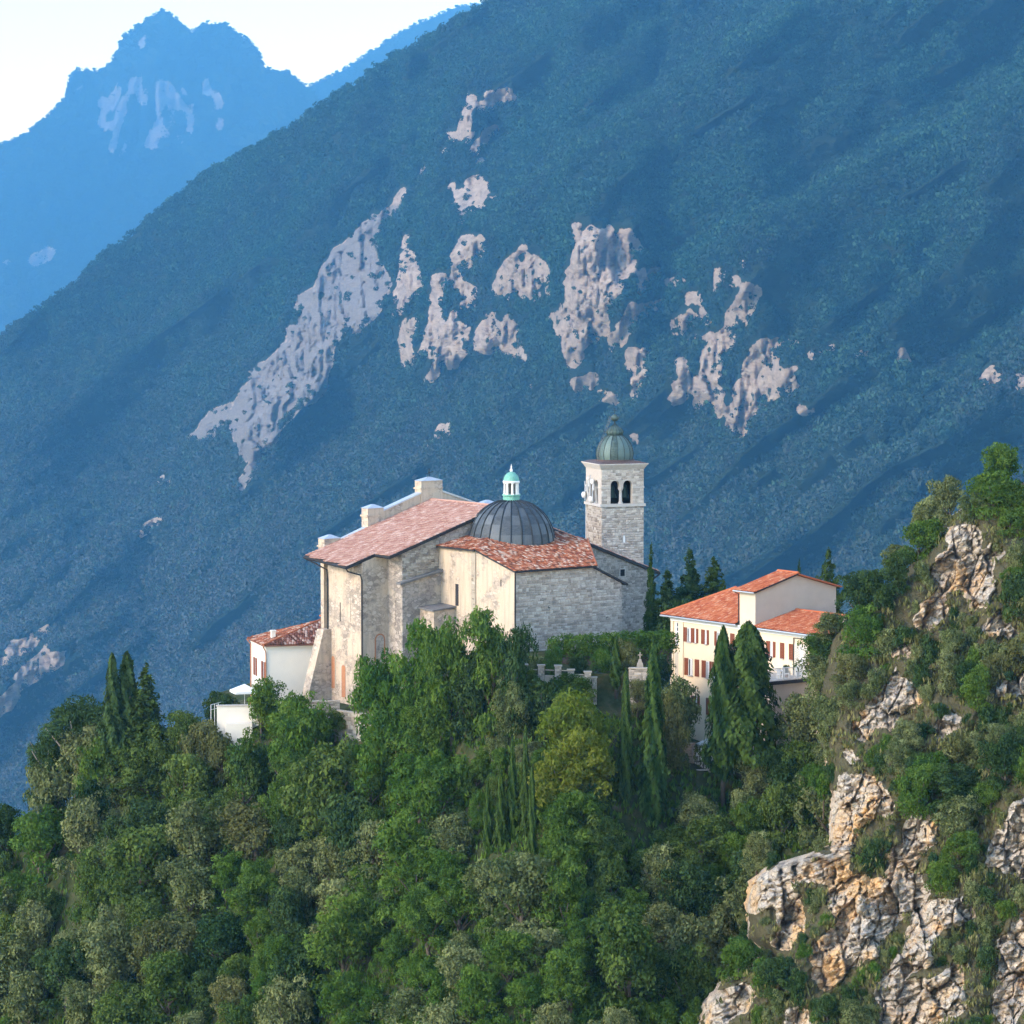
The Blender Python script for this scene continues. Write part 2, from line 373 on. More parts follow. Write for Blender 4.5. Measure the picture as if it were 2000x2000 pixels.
def conifer_mesh(name, seed, R=2.2, H=9.0, tiers=30, gap=.0):
    rng = np.random.default_rng(seed); Ps, Ns, lb = [], [], []
    for i in range(tiers):
        t = (i+.5)/tiers; z0 = H*(.12+.86*t); rad = R*(1-t)**.85*rng.uniform(.8,1.12)+.12
        nb = max(4, int(9*(1-t)+3)); a0 = rng.random()*6.28; z0 += rng.normal()*.12
        for k in range(nb):
            a = a0+6.2832*k/nb+rng.normal()*.18; ln = rad*rng.uniform(.7,1.1); m = int(48*ln)+10
            s = rng.random(m)**.7; w = (.16+.22*(1-s))*rng.normal(size=m)*ln*.55
            x = s*ln; zz = z0+rng.normal()*.16-.30*x+.10*x*x/max(rad,.3)+rng.normal(size=m)*.11
            Ps.append(np.stack([x*math.cos(a)-w*math.sin(a), x*math.sin(a)+w*math.cos(a), zz],1))
            Ns.append(np.tile([math.cos(a)*.4, math.sin(a)*.4, .8],(m,1))+rng.normal(size=(m,3))*.4); lb.append(np.full(m, rng.random()))
    P = np.concatenate(Ps); N = np.concatenate(Ns); n = len(P); S = rng.uniform(.22,.4,n)
    v, q = leaf_quads(P, N, S*.5, S*.2, rng=rng)
    return np_mesh(name, v, q, {'rnd': rng.random(n), 'lob': np.concatenate(lb)})
def trunk_mesh(name, seed, H=4.0, r=.2, limbs=5, spread=1.6, mat=None):
    rng = np.random.default_rng(seed); b = MB()
    pts = [(0,0,-1.6)]+[(rng.normal()*.07*k, rng.normal()*.07*k, H*k/4) for k in range(1,5)]
    b.tube(pts, [r*1.25, r*1.0, r*.8, r*.6, r*.35], 7)
    for i in range(limbs):
        a = 6.2832*i/limbs+rng.random(); z0 = H*rng.uniform(.3,.75); L = spread*rng.uniform(.7,1.1)
        b.tube([(0,0,z0),(math.cos(a)*L*.5, math.sin(a)*L*.5, z0+L*.45),(math.cos(a)*L, math.sin(a)*L, z0+L*1.0)], [r*.5,r*.32,r*.12], 5)
    return b.mesh(name, mat or M['bark'], True)

L = {}
L['oak'] = mat_leaf('holm_oak_leaf', (.0347,.0520,.0193), (.1011,.1329,.0463), (.1926,.2100,.0848), .22)
L['mid'] = mat_leaf('mid_green_leaf', (.0251,.0520,.0125), (.0674,.1175,.0270), (.1204,.1618,.0385), .30)
L['dark'] = mat_leaf('dark_evergreen_leaf', (.0120,.0292,.0103), (.0327,.0671,.0224), (.0585,.0929,.0292), .18)
L['green'] = mat_leaf('green_leaf', (.0251,.0597,.0115), (.0674,.1397,.0231), (.1204,.1830,.0327), .36)
L['yellow'] = mat_leaf('yellow_green_leaf', (.0645,.0989,.0138), (.1333,.1763,.0258), (.1935,.1995,.0310), .38)
L['olive'] = mat_leaf('olive_brown_leaf', (.0430,.0533,.0189), (.1032,.1161,.0413), (.1548,.1548,.0568), .25)
L['cypress'] = mat_leaf('cypress_leaf', (.0120,.0292,.0086), (.0344,.0688,.0155), (.0602,.0929,.0206), .12)
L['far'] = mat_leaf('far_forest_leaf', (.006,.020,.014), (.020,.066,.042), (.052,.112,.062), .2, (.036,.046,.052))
L['grass'] = mat_leaf('dry_grass_leaf', (.09,.10,.035), (.17,.17,.06), (.24,.21,.09), .3)

PROTO = {}
PROTO['oak'] = [lobed('oak_crown', oak_lobes(2.5, 2.6, 2.6, 62, (.5,.92), s), 240, (.16,.32), .62, .88, s) for s in (1,2,3,4,5,6)]
PROTO['green'] = [lobed('locust_crown', oak_lobes(2.4, 2.8, 2.7, 84, (.36,.76), s), 290, (.15,.36), .40, .62, s, .55) for s in (11,12,13,14,15)]
PROTO['shrub'] = [lobed('shrub_crown', oak_lobes(1.3, 1.0, .8, 28, (.34,.6), s), 330, (.14,.27), .6, .9, s) for s in (21,22,23,24)]
PROTO['pine'] = [lobed('pine_crown', oak_lobes(2.5, 2.0, 3.2, 34, (.55,.95), s), 330, (.18,.34), .30, .75, s) for s in (31,32)]
PROTO['cypress'] = [cypress_mesh('cypress_crown', s) for s in (41,42,43)]
PROTO['fat_cypress'] = [cypress_mesh('broad_cypress_crown', s, 1.15, 8.5, 8500) for s in (44,45)]
PROTO['conifer'] = [conifer_mesh('spruce_crown', s) for s in (51,52)]
PROTO['cedar'] = [conifer_mesh('cedar_crown', s, 3.0, 7.5, 18) for s in (53,)]
TRUNK = {'oak': [trunk_mesh('oak_trunk', s, 2.9, .17, 6, 1.5) for s in (61,62)],
         'shrub': [trunk_mesh('shrub_stem', s, 1.1, .07, 5, .7) for s in (63,)],
         'tall': [trunk_mesh('cypress_trunk', 64, 5.5, .13, 0)], 'pine': [trunk_mesh('pine_trunk', 65, 4.0, .2, 6, 1.9, M['pale_bark'])]}
SIZE = {'oak': (5.7,5.7,'oak'), 'green': (5.2,5.3,'oak'), 'shrub': (3.2,2.1,'shrub'), 'pine': (5.6,5.8,'pine'),
        'cypress': (1.3,8.5,'tall'), 'fat_cypress': (2.4,8.5,'tall'), 'conifer': (4.4,8.9,'tall'), 'cedar': (6.0,7.4,'tall')}
_cache = {}
def leafed(shape, k, leaf):
    m = PROTO[shape][k]
    if not m.materials: m.materials.append(L[leaf])
    return m
def paint(o, leaf):
    o.material_slots[0].link = 'OBJECT'; o.material_slots[0].material = L[leaf]; return o      # leaf colour per plant, mesh shared
_ti = [0]
def plant(name, shape, leaf, base, width, height, label, cat, group=None, crown='crown', stem='trunk'):
    """one tree or shrub: Empty at its foot, trunk and crown under it; meshes are shared between plants"""
    _ti[0] += 1; i = _ti[0]; w0, h0, tk = SIZE[shape]
    r = empty(name, base, (i*2.399) % 6.283); r.scale = (width/w0, width/w0*random.uniform(.92,1.08), height/h0)
    link(stem, TRUNK[tk][i % len(TRUNK[tk])], r); paint(link(crown, leafed(shape, i % len(PROTO[shape]), leaf), r), leaf)
    return tag(r, label, cat, group)

# ------------------------------------------------------------------ far land
def mat_far_ground():
    t = NT('mountain_ground'); rk = t.attr('rock'); g = t.n('ShaderNodeNewGeometry').outputs['Position']
    s1 = t.n('ShaderNodeMapping'); s1.inputs['Scale'].default_value = (.0125,.0125,.0125); t.l(g, s1.inputs[0])
    st = t.n('ShaderNodeMapping'); st.inputs['Scale'].default_value = (.031,.031,.14); st.inputs['Rotation'].default_value = (0,.35,0); t.l(g, st.inputs[0])
    rock = t.ramp(t.noise(st.outputs[0], 1.2, 6, .7), [(.3,(.26,.19,.15)),(.45,(.58,.43,.32)),(.7,(.80,.61,.45))])
    rock = t.mix(t.ramp(t.noise(s1.outputs[0], 2.5, 5, .65), [(.52,0.0),(.7,.6)]), rock, (.36,.30,.27))
    rock = t.mix(t.math('MULTIPLY', t.attr('scree'), .82), rock, t.mix(t.noise(st.outputs[0], 3, 6, .7), (.17,.16,.16), (.42,.375,.35)))
    soil = t.mix(t.noise(s1.outputs[0], 4, 4), (.018,.038,.022), (.045,.065,.040))
    edge = t.math('ADD', rk, t.math('MULTIPLY', t.math('SUBTRACT', t.noise(s1.outputs[0], 9, 5, .7), .5), .9))
    c = t.mix(t.ramp(edge, [(.34,0.0),(.46,1.0)]), soil, rock)
    return t.surf(c, .95, t.bump(t.noise(st.outputs[0], 3.5, 6, .72), 1.0, 8.0), spec=.05)
M['mountain'] = mat_far_ground()
def C(o, s, pts): return [(o[0]+x/s, o[1]+y/s) for x, y in pts]
m1 = ((300,380),2.542); m2 = ((1000,420),3.22); m3 = ((760,100),4.83); m5 = ((0,1220),2.76)
ROCKS = [C(*m1,p) for p in (
 [(1010,185),(1130,90),(1240,20),(1225,95),(1140,150),(1110,210),(1095,300),(1165,420),(1160,500),(1110,600),(1000,690),(930,700),(890,760),(860,900),(860,960),(800,1030),(740,1050),(620,1180),(600,1250),(520,1330),(430,1320),(400,1200),(370,1140),(420,1010),(480,890),(560,820),(700,720),(640,690),(710,640),(700,600),(710,510),(800,470),(830,380),(880,280),(930,250)],
 [(150,1230),(200,1180),(300,1070),(375,1040),(370,1120),(310,1200),(250,1240)],[(520,1290),(420,1420),(380,1474),(430,1474),(540,1340)],
 [(1235,290),(1300,285),(1320,400),(1335,490),(1270,500),(1230,600),(1180,620),(1215,440)],[(1250,200),(1265,240),(1245,290)],
 [(1235,610),(1305,630),(1300,700),(1275,760),(1300,840),(1240,865),(1228,760)],[(1390,400),(1440,380),(1430,520),(1420,680),(1400,720),(1390,800),(1320,810),(1350,720),(1380,600)],
 [(1495,560),(1510,640),(1560,660),(1550,800),(1500,860),(1440,870),(1380,930),(1350,910),(1400,840),(1440,680)],
 [(1485,290),(1560,200),(1620,210),(1640,300),(1590,350),(1520,390),(1490,480),(1480,400)],[(1520,430),(1580,440),(1610,500),(1580,590),(1540,560)],
 [(1610,680),(1650,600),(1740,590),(1790,640),(1830,680),(1800,720),(1840,790),(1800,830),(1740,780),(1680,805),(1610,760)],[(1830,790),(1920,820),(1880,850)],
 [(1860,910),(1885,960),(1865,960)],[(1375,1240),(1420,1150),(1475,1120),(1470,1180),(1400,1230),(1350,1280)],[(20,1440),(60,1390),(75,1440)],[(1290,1400),(1310,1380),(1300,1420)])]
ROCKS += [[(961,580),(976,525),(1012,494),(1020,475),(1035,495),(1063,518),(1080,556),(1070,594),(1035,583),(1000,585)]]
ROCKS += [C(*m2,p) for p in (
 [(380,50),(410,60),(420,160),(460,130),(490,75),(590,110),(610,80),(700,100),(740,90),(810,220),(770,260),(760,360),(700,420),(680,470),(640,520),(600,640),(590,740),(510,790),(440,850),(430,920),(370,970),(345,900),(330,760),(280,770),(245,620),(310,580),(320,400),(390,320),(400,180)],
 [(790,340),(840,330),(830,470),(800,510)],[(880,340),(930,330),(920,410),(890,400)],[(960,410),(1090,390),(1080,440),(1010,450)],
 [(800,570),(900,530),(1010,520),(930,570),(830,640),(770,650),(700,830),(620,860),(630,700),(700,660),(740,560)],
 [(740,830),(870,840),(840,950),(850,1030),(790,1190),(750,1190),(770,1080),(720,950)],
 [(390,1040),(500,990),(550,1040),(490,1090),(600,1130),(690,1120),(660,1210),(590,1180),(530,1130),(450,1110),(400,1120)],
 [(1110,490),(1170,490),(1190,600),(1250,660),(1200,700),(1120,690),(1050,760),(1030,810),(1025,640),(1060,620),(1090,680)],
 [(1290,320),(1330,330),(1320,480),(1270,510)],[(1430,290),(1465,280),(1440,330)],[(1380,380),(1430,390),(1420,440),(1390,450)],
 [(1500,420),(1560,470),(1530,560),(1490,690),(1420,720),(1370,840),(1320,960),(1280,1050),(1190,980),(1210,860),(1120,760),(1200,770),(1340,700),(1390,560),(1460,450)],
 [(1040,880),(1090,900),(1115,980),(1100,1140),(1040,1190),(980,1150),(1020,1120),(1010,980)],[(1150,1020),(1230,1040),(1290,1080),(1260,1170),(1180,1190),(1170,1220),(1140,1160)],
 [(1290,1070),(1330,1090),(1310,1160),(1330,1240),(1300,1280),(1280,1180)],
 [(1550,790),(1640,780),(1790,760),(1800,830),(1690,860),(1650,920),(1680,980),(1810,970),(1740,1000),(1800,1080),(1720,1130),(1640,1150),(1560,1200),(1540,1260),(1500,1350),(1460,1440),(1420,1390),(1360,1380),(1350,1280),(1410,1160),(1400,1080),(1450,1050),(1480,900),(1520,830)],
 [(1840,860),(1932,850),(2000,830),(2050,800),(2020,860),(1932,900),(1880,890)],[(1790,1220),(1870,1190),(1900,1240),(1830,1270)],[(400,1430),(530,1410),(520,1460),(430,1460)],[(745,1380),(785,1370),(780,1440),(755,1460)])]
ROCKS += [C(*m3,p) for p in (
 [(720,370),(760,440),(805,400),(820,470),(780,560),(790,640),(760,700),(755,860),(690,890),(695,600),(710,460)],
 [(850,480),(900,440),(960,370),(1050,380),(1120,360),(1230,440),(1150,490),(1000,530),(890,590),(860,560)],
 [(505,770),(600,750),(650,790),(600,860),(560,900),(530,1000),(515,990)],
 [(880,760),(1000,670),(1015,770),(930,800),(930,910),(860,920),(810,960),(740,1030),(735,960),(810,890),(830,820),(870,880)],
 [(820,1040),(870,1010),(930,1080),(1000,1080),(910,1130),(850,1080)],
 [(730,1230),(790,1160),(850,1170),(860,1240),(930,1270),(930,1380),(1080,1370),(1020,1460),(930,1430),(900,1530),(830,1560),(795,1490),(840,1380),(800,1290),(770,1440),(750,1380),(740,1290)],
 [(650,1310),(720,1290),(745,1450),(700,1600),(660,1660),(665,1500),(640,1400)],[(550,1260),(600,1220),(630,1280),(600,1340)],[(500,1430),(560,1440),(620,1480),(600,1500)],
 [(300,1140),(350,1080),(360,1180),(310,1220)],[(0,1480),(70,1340),(140,1270),(130,1400),(110,1560),(10,1570)],[(580,1650),(610,1650),(580,1840),(560,1840)],[(1060,760),(1160,790),(1150,830),(1090,820)],[(1210,850),(1430,870),(1340,900)])]
ROCKS += [[(1915,745),(1935,715),(1955,725),(1955,765),(1925,770)],[(1980,735),(2030,710),(2030,770),(1985,760)],[(1745,680),(1765,685),(1775,720),(1760,720)],[(1660,690),(1695,680),(1690,700)]]
ROCKS += [C(*m5,p) for p in ([(80,285),(180,190),(250,110),(235,170),(330,155),(345,180),(250,240),(150,300)],[(30,165),(180,40),(250,-10),(235,50),(90,170)],[(-20,410),(70,340),(60,390),(0,430)],[(-20,230),(30,180),(10,240)])]
ROCKS += [[(-30,1300),(20,1262),(95,1222),(85,1245),(30,1290),(-30,1330)],[(20,1340),(70,1300),(130,1272),(118,1296),(60,1335),(25,1352)],[(-30,1400),(25,1352),(40,1360),(-5,1405)],[(262,1048),(300,1012),(318,1008),(285,1045)]]

def land_sheet(name, sil, py_b, d0, slope, cols, rows, x0, x1, rocks, spurs=(), seed=5, rel=(25,9), rockrel=7.0, thin=.50, gully=0.0, scree=0):
    """a mountain side: base depth d0, rising at its slope angle up to a skyline; cliffs are steeper and fluted"""
    px = np.linspace(x0, x1, cols); t = np.linspace(0, 1, rows)
    pr = np.interp(px, [p[0] for p in sil], [p[1] for p in sil])
    pr = pr+4*fbm(px/40, px*0, seed+3)
    PX = np.repeat(px[:,None], rows, 1); PY = py_b+(pr[:,None]-py_b)*t[None]
    wx = PX+7*fbm(PX/22, PY/22, seed+1)+4*fbm(PX/7, PY/7, seed+2); wy = PY+8*fbm(PX/22+50, PY/22, seed+4)+5*fbm(PX/7, PY/7+9, seed+5)
    K = np.zeros(PX.shape)
    G = np.zeros(PX.shape)
    for i_, pl in enumerate(rocks):
        for ox in (-4,0,4):
            q_ = inside(wx+ox, wy, pl); K[q_] = 1
            if i_ < scree: G[q_] = 1
    K *= (fbm(PX/14, PY/20, seed+6, 3) < thin); K *= (fbm(PX/8, PY/48, seed+12, 3) < thin-.02)
    Ks = blur(blur(K, 4, 0), 3, 1); Ks = blur(blur(Ks, 4, 0), 3, 1)
    cot = 1/math.tan(math.radians(slope)); cr = 1/math.tan(math.radians(68))
    D = np.zeros(PX.shape); D[:,0] = d0(px) if callable(d0) else d0
    for j in range(1, rows):
        dz = D[:,j-1]*np.abs(PY[:,j]-PY[:,j-1])/FPX
        D[:,j] = D[:,j-1]+dz*(cot+(cr-cot)*Ks[:,j])
    D = D+rel[0]*fbm(PX/330, PY/330, seed+7)+rel[1]*fbm(PX/70, PY/90, seed+8)
    uu = .6*PX+.8*PY; vv_ = .8*PX-.6*PY                         # gullies running down to the left
    Kb = np.clip(blur(blur(blur(blur(K, 12, 0), 10, 1), 12, 0), 10, 1)*1.6, 0, .85)
    D = D+gully*(1-Kb)*(np.abs(fbm(uu/210, vv_/800, seed+20, 3))*2+.45*np.abs(fbm(uu/70, vv_/330, seed+21, 3)))
    for (a, b, amp, lr, ll) in spurs:
        v = np.array(b)-np.array(a); Ln = np.hypot(*v); nx, ny = -v[1]/Ln, v[0]/Ln
        wob = 14*fbm(PX/60, PY/60, seed+9)
        d = (PX-a[0])*nx+(PY-a[1])*ny+wob; s = ((PX-a[0])*v[0]+(PY-a[1])*v[1])/Ln/Ln
        fade = np.clip((s+.15)/.35, 0, 1); fade = fade*fade*(3-2*fade)
        D -= amp*fade*np.where(d > 0, np.exp(-np.maximum(d,0)/lr), np.exp(np.minimum(d,0)/ll))
    D += Ks*(rockrel*(1-2*np.abs(fbm(PX/12, PY/70, seed+10, 4)))+rockrel*.25*fbm(PX/9, PY/14, seed+11, 3))
    f1, gap, cid = worley(PX/15+.6*fbm(PX/24, PY/40, seed+13), PY/52+.4*fbm(PX/20, PY/30, seed+14), seed+15)
    D += Ks*rockrel*(1.5*(cid-.5)+1.6*f1+.8*np.exp(-gap/.06))
    P = at(PX, PY, D)
    back = []
    for k in range(1, 5):
        q = P[:,-1].copy(); q[:,1] += 40*k*k; q[:,2] -= 16*k*k+10*k; back.append(q)
    P = np.concatenate([P, np.stack(back, 1)], 1); Kf = np.concatenate([blur(blur(K,1,0),1,1), np.zeros((cols,4))], 1)
    R = rows+4; idx = np.arange(cols*R).reshape(cols, R)
    q = np.stack([idx[:-1,:-1], idx[1:,:-1], idx[1:,1:], idx[:-1,1:]], -1).reshape(-1,4)
    m = np_mesh(name, P.reshape(-1,3), q, {'rock': Kf.ravel(), 'scree': np.concatenate([G, np.zeros((cols,4))], 1).ravel()}, True)
    return m, P, Kf, PX, PY
def sow(P, K, dens, size, seed, keep):
    """tree positions over a land sheet, by true surface area"""
    rng = np.random.default_rng(seed)
    a, b, c, d = P[:-1,:-1], P[1:,:-1], P[1:,1:], P[:-1,1:]; K = np.clip(blur(blur(K,1,0),1,1)*2.0, 0, 1)
    area = .5*np.linalg.norm(np.cross(c-a, d-b), axis=-1); k = (K[:-1,:-1]+K[1:,1:])*.5
    xx, yy = proj(a); lam = np.minimum(area/dens, 6)*np.where(k > .5, .30*(fbm(xx/14, yy/22, seed, 3) > .30), 1.0); n = rng.poisson(lam)
    i, j = np.nonzero(n); rep = np.repeat(np.arange(len(i)), n[i,j]); i = i[rep]; j = j[rep]
    u, v = rng.random(len(i))[:,None], rng.random(len(i))[:,None]
    q = a[i,j]*(1-u)*(1-v)+b[i,j]*u*(1-v)+c[i,j]*u*v+d[i,j]*(1-u)*v
    s = size*rng.uniform(.55,1.5,len(q))*np.where(k[i,j] > .5, .55, 1.0)
    x, y = proj(q); ok = (x > keep[0]) & (x < keep[1]) & (y > keep[2]) & (y < keep[3])
    return q[ok], s[ok]
FARTREE = []
def far_proto(seed, n=110):
    rng = np.random.default_rng(seed); lob = [(rdir(1,rng)[0]*np.array([.28,.28,.22])+np.array([0,0,.42]), rng.uniform(.2,.3)) for _ in range(7)]
    Ps, Ns, lb = [], [], []
    for c, r in lob:
        k = n//7; d = rdir(k, rng); d[:,2] = np.abs(d[:,2])*1.0-.25
        Ps.append(c+d*r*(.85+.3*rng.random((k,1)))); Ns.append(d+rng.normal(size=(k,3))*.4); lb.append(np.full(k, rng.random()))
    P = np.concatenate(Ps); N = np.concatenate(Ns); S = rng.uniform(.13,.24,len(P))
    v, q = leaf_quads(P, N, S*.5, S*.36, rng=rng)
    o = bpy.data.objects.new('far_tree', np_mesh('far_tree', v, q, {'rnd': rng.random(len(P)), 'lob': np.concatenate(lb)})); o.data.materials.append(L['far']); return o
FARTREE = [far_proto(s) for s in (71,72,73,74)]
def forest_group():
    g = bpy.data.node_groups.new('forest', 'GeometryNodeTree')
    g.interface.new_socket('Geometry', in_out='INPUT', socket_type='NodeSocketGeometry'); g.interface.new_socket('Geometry', in_out='OUTPUT', socket_type='NodeSocketGeometry')
    N = g.nodes; gi = N.new('NodeGroupInput'); go = N.new('NodeGroupOutput'); ip = N.new('GeometryNodeInstanceOnPoints'); jn = N.new('GeometryNodeGeometryToInstance')
    for o in FARTREE:
        oi = N.new('GeometryNodeObjectInfo'); oi.inputs['Object'].default_value = o; g.links.new(oi.outputs['Geometry'], jn.inputs[0])
    sz = N.new('GeometryNodeInputNamedAttribute'); sz.data_type = 'FLOAT'; sz.inputs['Name'].default_value = 'size'
    rv = N.new('FunctionNodeRandomValue'); rv.data_type = 'FLOAT_VECTOR'; rv.inputs[0].default_value = (-.15,-.15,0); rv.inputs[1].default_value = (.15,.15,6.28)
    ri = N.new('FunctionNodeRandomValue'); ri.data_type = 'INT'; ri.inputs[4].default_value = 0; ri.inputs[5].default_value = len(FARTREE)-1
    g.links.new(gi.outputs[0], ip.inputs['Points']); g.links.new(jn.outputs[0], ip.inputs['Instance']); ip.inputs['Pick Instance'].default_value = True
    g.links.new(ri.outputs[2], ip.inputs['Instance Index']); g.links.new(rv.outputs[0], ip.inputs['Rotation']); g.links.new(sz.outputs[0], ip.inputs['Scale'])
    g.links.new(ip.outputs[0], go.inputs[0]); return g
FG = forest_group()
def forest(name, q, s, label):
    m = bpy.data.meshes.new(name); m.vertices.add(len(q)); m.vertices.foreach_set('co', np.asarray(q, np.float32).ravel())
    a_ = m.attributes.new('size', 'FLOAT', 'POINT'); a_.data.foreach_set('value', np.asarray(s, np.float32)); m.update()
    o = link(name, m); md = o.modifiers.new('trees', 'NODES'); md.node_group = FG
    return tag(o, label, 'forest', kind='stuff')

SIL = [(-600,1080),(-200,800),(0,668),(60,622),(150,560),(230,482),(300,432),(360,380),(400,346),(480,308),(560,260),(620,218),(700,160),(760,124),(830,84),(900,46),(960,10),(1100,-100),(1400,-230),(2000,-420),(2600,-560)]
SPURS = [((940,455),(1640,-30),360,1200,16),((1380,510),(2060,150),290,1200,14),((860,820),(1100,640),48,120,40),((330,1120),(760,640),64,160,50),((60,1250),(420,900),56,140,40)]
mm, mP, mK, _, _ = land_sheet('mountain', SIL, 1800, lambda x: np.interp(x, [-450,300,1100,2450], [5100,4800,3760,3040]), 37, 780, 540, -450, 2450, ROCKS, SPURS, 5, (96,35), 13.0, .46, 120., 3)
tag(link('mountain', mm, mat=M['mountain']), 'steep forested mountain side with pale limestone cliffs behind the church', 'mountain', kind='structure')
q, s = sow(mP, mK, 54.0, 13.4, 81, (-160, 2160, -160, 1620))
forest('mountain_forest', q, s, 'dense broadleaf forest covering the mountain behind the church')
PEAK = [(-500,640),(-200,400),(0,282),(60,256),(110,212),(128,192),(135,152),(150,138),(195,141),(222,116),(240,72),(290,40),(320,21),(345,40),(372,66),(400,49),(440,48),(480,76),(505,102),(515,130),(545,143),(560,136),(590,162),(628,202),(760,330),(1000,520)]
PROCK = [[(195,190),(250,150),(300,160),(330,200),(300,220),(260,190),(230,260),(195,255)],[(300,160),(360,165),(380,235),(345,300),(280,285),(300,230),(340,210)],[(225,265),(250,255),(240,300),(215,290)],[(135,150),(160,142),(150,180),(132,185)],[(250,80),(285,75),(280,100)],[(400,150),(430,200),(440,260),(420,240)],[(55,500),(120,480),(90,515),(60,520)],[(0,510),(40,480),(20,520)]]
pm, pP, pK, _, _ = land_sheet('far_peak', PEAK, 1150, 14400., 43, 260, 200, -400, 1000, PROCK, [((330,60),(150,420),40,160,60)], 25, (210,90), 32., .16, 60., 99)
tag(link('far_peak', pm, mat=M['mountain']), 'hazy blue double peaked mountain in the upper left', 'mountain', kind='structure')
q, s = sow(pP, pK, 190.0, 16.0, 82, (-120, 900, -60, 720))
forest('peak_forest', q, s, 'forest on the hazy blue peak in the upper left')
FARR = [(300,330),(605,168),(680,132),(760,78),(830,42),(900,13),(950,5),(1200,-60),(1600,-140)]
rm, rP, rK, _, _ = land_sheet('far_ridge', FARR, 500, 18000., 35, 200, 60, 300, 1500, [], (), 35, (96,32), 8.)
tag(link('far_ridge', rm, mat=M['mountain']), 'palest far ridge behind the forested mountain', 'mountain', kind='structure')
q, s = sow(rP, rK, 280.0, 17.0, 83, (560, 1000, -40, 260))
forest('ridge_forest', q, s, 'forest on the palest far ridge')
vm = np_mesh('valley', [(-8000,-1500,-1900),(8000,-1500,-1900),(8000,19900,-1900),(-8000,19900,-1900)], [(0,1,2,3)], {'rock': [0,0,0,0], 'scree': [0,0,0,0]})
tag(link('valley', vm, mat=M['mountain']), kind='structure')
# ------------------------------------------------------------------ church hill and rocky crag
def mat_rock():
    t = NT('crag_rock'); co = t.n('ShaderNodeNewGeometry').outputs['Position']
    def mp(sc, rot=(0,0,0)):
        q = t.n('ShaderNodeMapping'); q.inputs['Scale'].default_value = sc; q.inputs['Rotation'].default_value = rot; t.l(co, q.inputs[0]); return q.outputs[0]
    st = mp((.5,.5,2.2), (0,.28,0))
    c = t.ramp(t.noise(st, .9, 7, .7), [(.28,(.17,.145,.12)),(.42,(.38,.325,.265)),(.56,(.55,.465,.365)),(.75,(.68,.585,.465))])
    c = t.mix(t.ramp(t.noise(mp((.22,.22,.10)), 1.0, 4, .6), [(.48,0.0),(.62,.85)]), c, (.66,.40,.17))
    c = t.mix(t.ramp(t.noise(mp((.5,.5,.16)), 1.1, 5, .65), [(.54,0.0),(.72,.7)]), c, (.31,.285,.27))
    moss = t.ramp(t.noise(mp((1,1,1)), .8, 6, .7), [(.60,0.0),(.70,.8)])
    c = t.mix(moss, c, (.085,.095,.035))
    vo = t.n('ShaderNodeTexVoronoi', feature='DISTANCE_TO_EDGE'); vo.inputs['Scale'].default_value = 1.3; t.l(mp((.8,.8,1.5), (0,.28,0)), vo.inputs['Vector'])
    crack = t.ramp(vo.outputs['Distance'], [(0,0.0),(.045,1.0)])
    c = t.mix(t.math('MULTIPLY', t.math('SUBTRACT', 1.0, crack), .55), c, (.05,.045,.04))
    h = t.math('ADD', t.noise(st, 3.0, 7, .72), t.math('MULTIPLY', crack, .35))
    soil = t.mix(t.noise(mp((1,1,1)), 1.5, 5), (.045,.050,.022), (.13,.105,.060))
    rk = t.math('ADD', t.attr('rock'), t.math('MULTIPLY', t.math('SUBTRACT', t.noise(mp((1,1,1)), 1.1, 5, .7), .5), 1.1))
    c = t.mix(t.ramp(rk, [(.40,0.0),(.52,1.0)]), soil, c)
    return t.surf(c, .95, t.bump(h, .9, .22), spec=.1)
M['rock'] = mat_rock()
def mat_soil():
    t = NT('hill_soil'); co = t.coord()
    c = t.ramp(t.noise(co, .7, 6, .7), [(.3,(.022,.034,.012)),(.5,(.045,.055,.022)),(.64,(.085,.072,.040)),(.78,(.055,.062,.026))])
    return t.surf(c, .95, t.bump(t.noise(co, 3, 5), .6, .2), spec=.05)
M['soil'] = mat_soil()
EDGE = [(-500,1900,438),(-200,1750,430),(0,1655,422),(100,1590,417),(200,1530,412),(300,1500,409),(400,1455,407),(480,1428,405),(560,1395,403),(640,1388,401),(700,1402,397),(760,1390,393),(850,1350,389),(930,1320,385),(1000,1312,382),(1100,1318,381),(1200,1345,380),(1270,1400,379),(1320,1500,377),(1420,1520,376),(1500,1500,376),(1560,1470,374),(1700,1450,372),(1900,1450,370)]
e0 = np.array(EDGE, float)
def edge(px): return np.interp(px, e0[:,0], e0[:,1]), np.interp(px, e0[:,0], e0[:,2])
def hill_point(px, py):
    """ground of the church hill at a pixel: the slope falls about 45 degrees towards the camera from its edge"""
    ye, de = edge(px); d = de-(py-ye)*.047
    d = d+1.6*fbm(px/120, py/120, 91)+.5*fbm(px/30, py/30, 92)
    return at(px, py, d)
hx = np.linspace(-500, 1900, 260); ye, de = edge(hx); hr = 90; cols_ = []
tt = np.linspace(1, 0, hr)
rows_ = [hill_point(hx, ye+(2350-ye)*k) for k in tt]
first = rows_[0].copy(); first[:,1] -= 330; first[:,2] -= 300
deep = first.copy(); deep[:,1] -= 300; deep[:,2] = -1850
top = rows_[-1]
lev = []
for k, (dy, dz) in enumerate([(4,.25),(14,.4),(30,.3),(48,-1.0),(70,-14),(120,-60),(420,-420),(900,-1320)]):
    q = top.copy(); q[:,1] += dy; q[:,2] += np.where(hx < 420, min(dz, -.45*dy), dz); q[:,0] *= 1+dy/400.; lev.append(q)
HP = np.stack([deep, first]+rows_+lev, 1); nr = HP.shape[1]
idx = np.arange(len(hx)*nr).reshape(len(hx), nr)
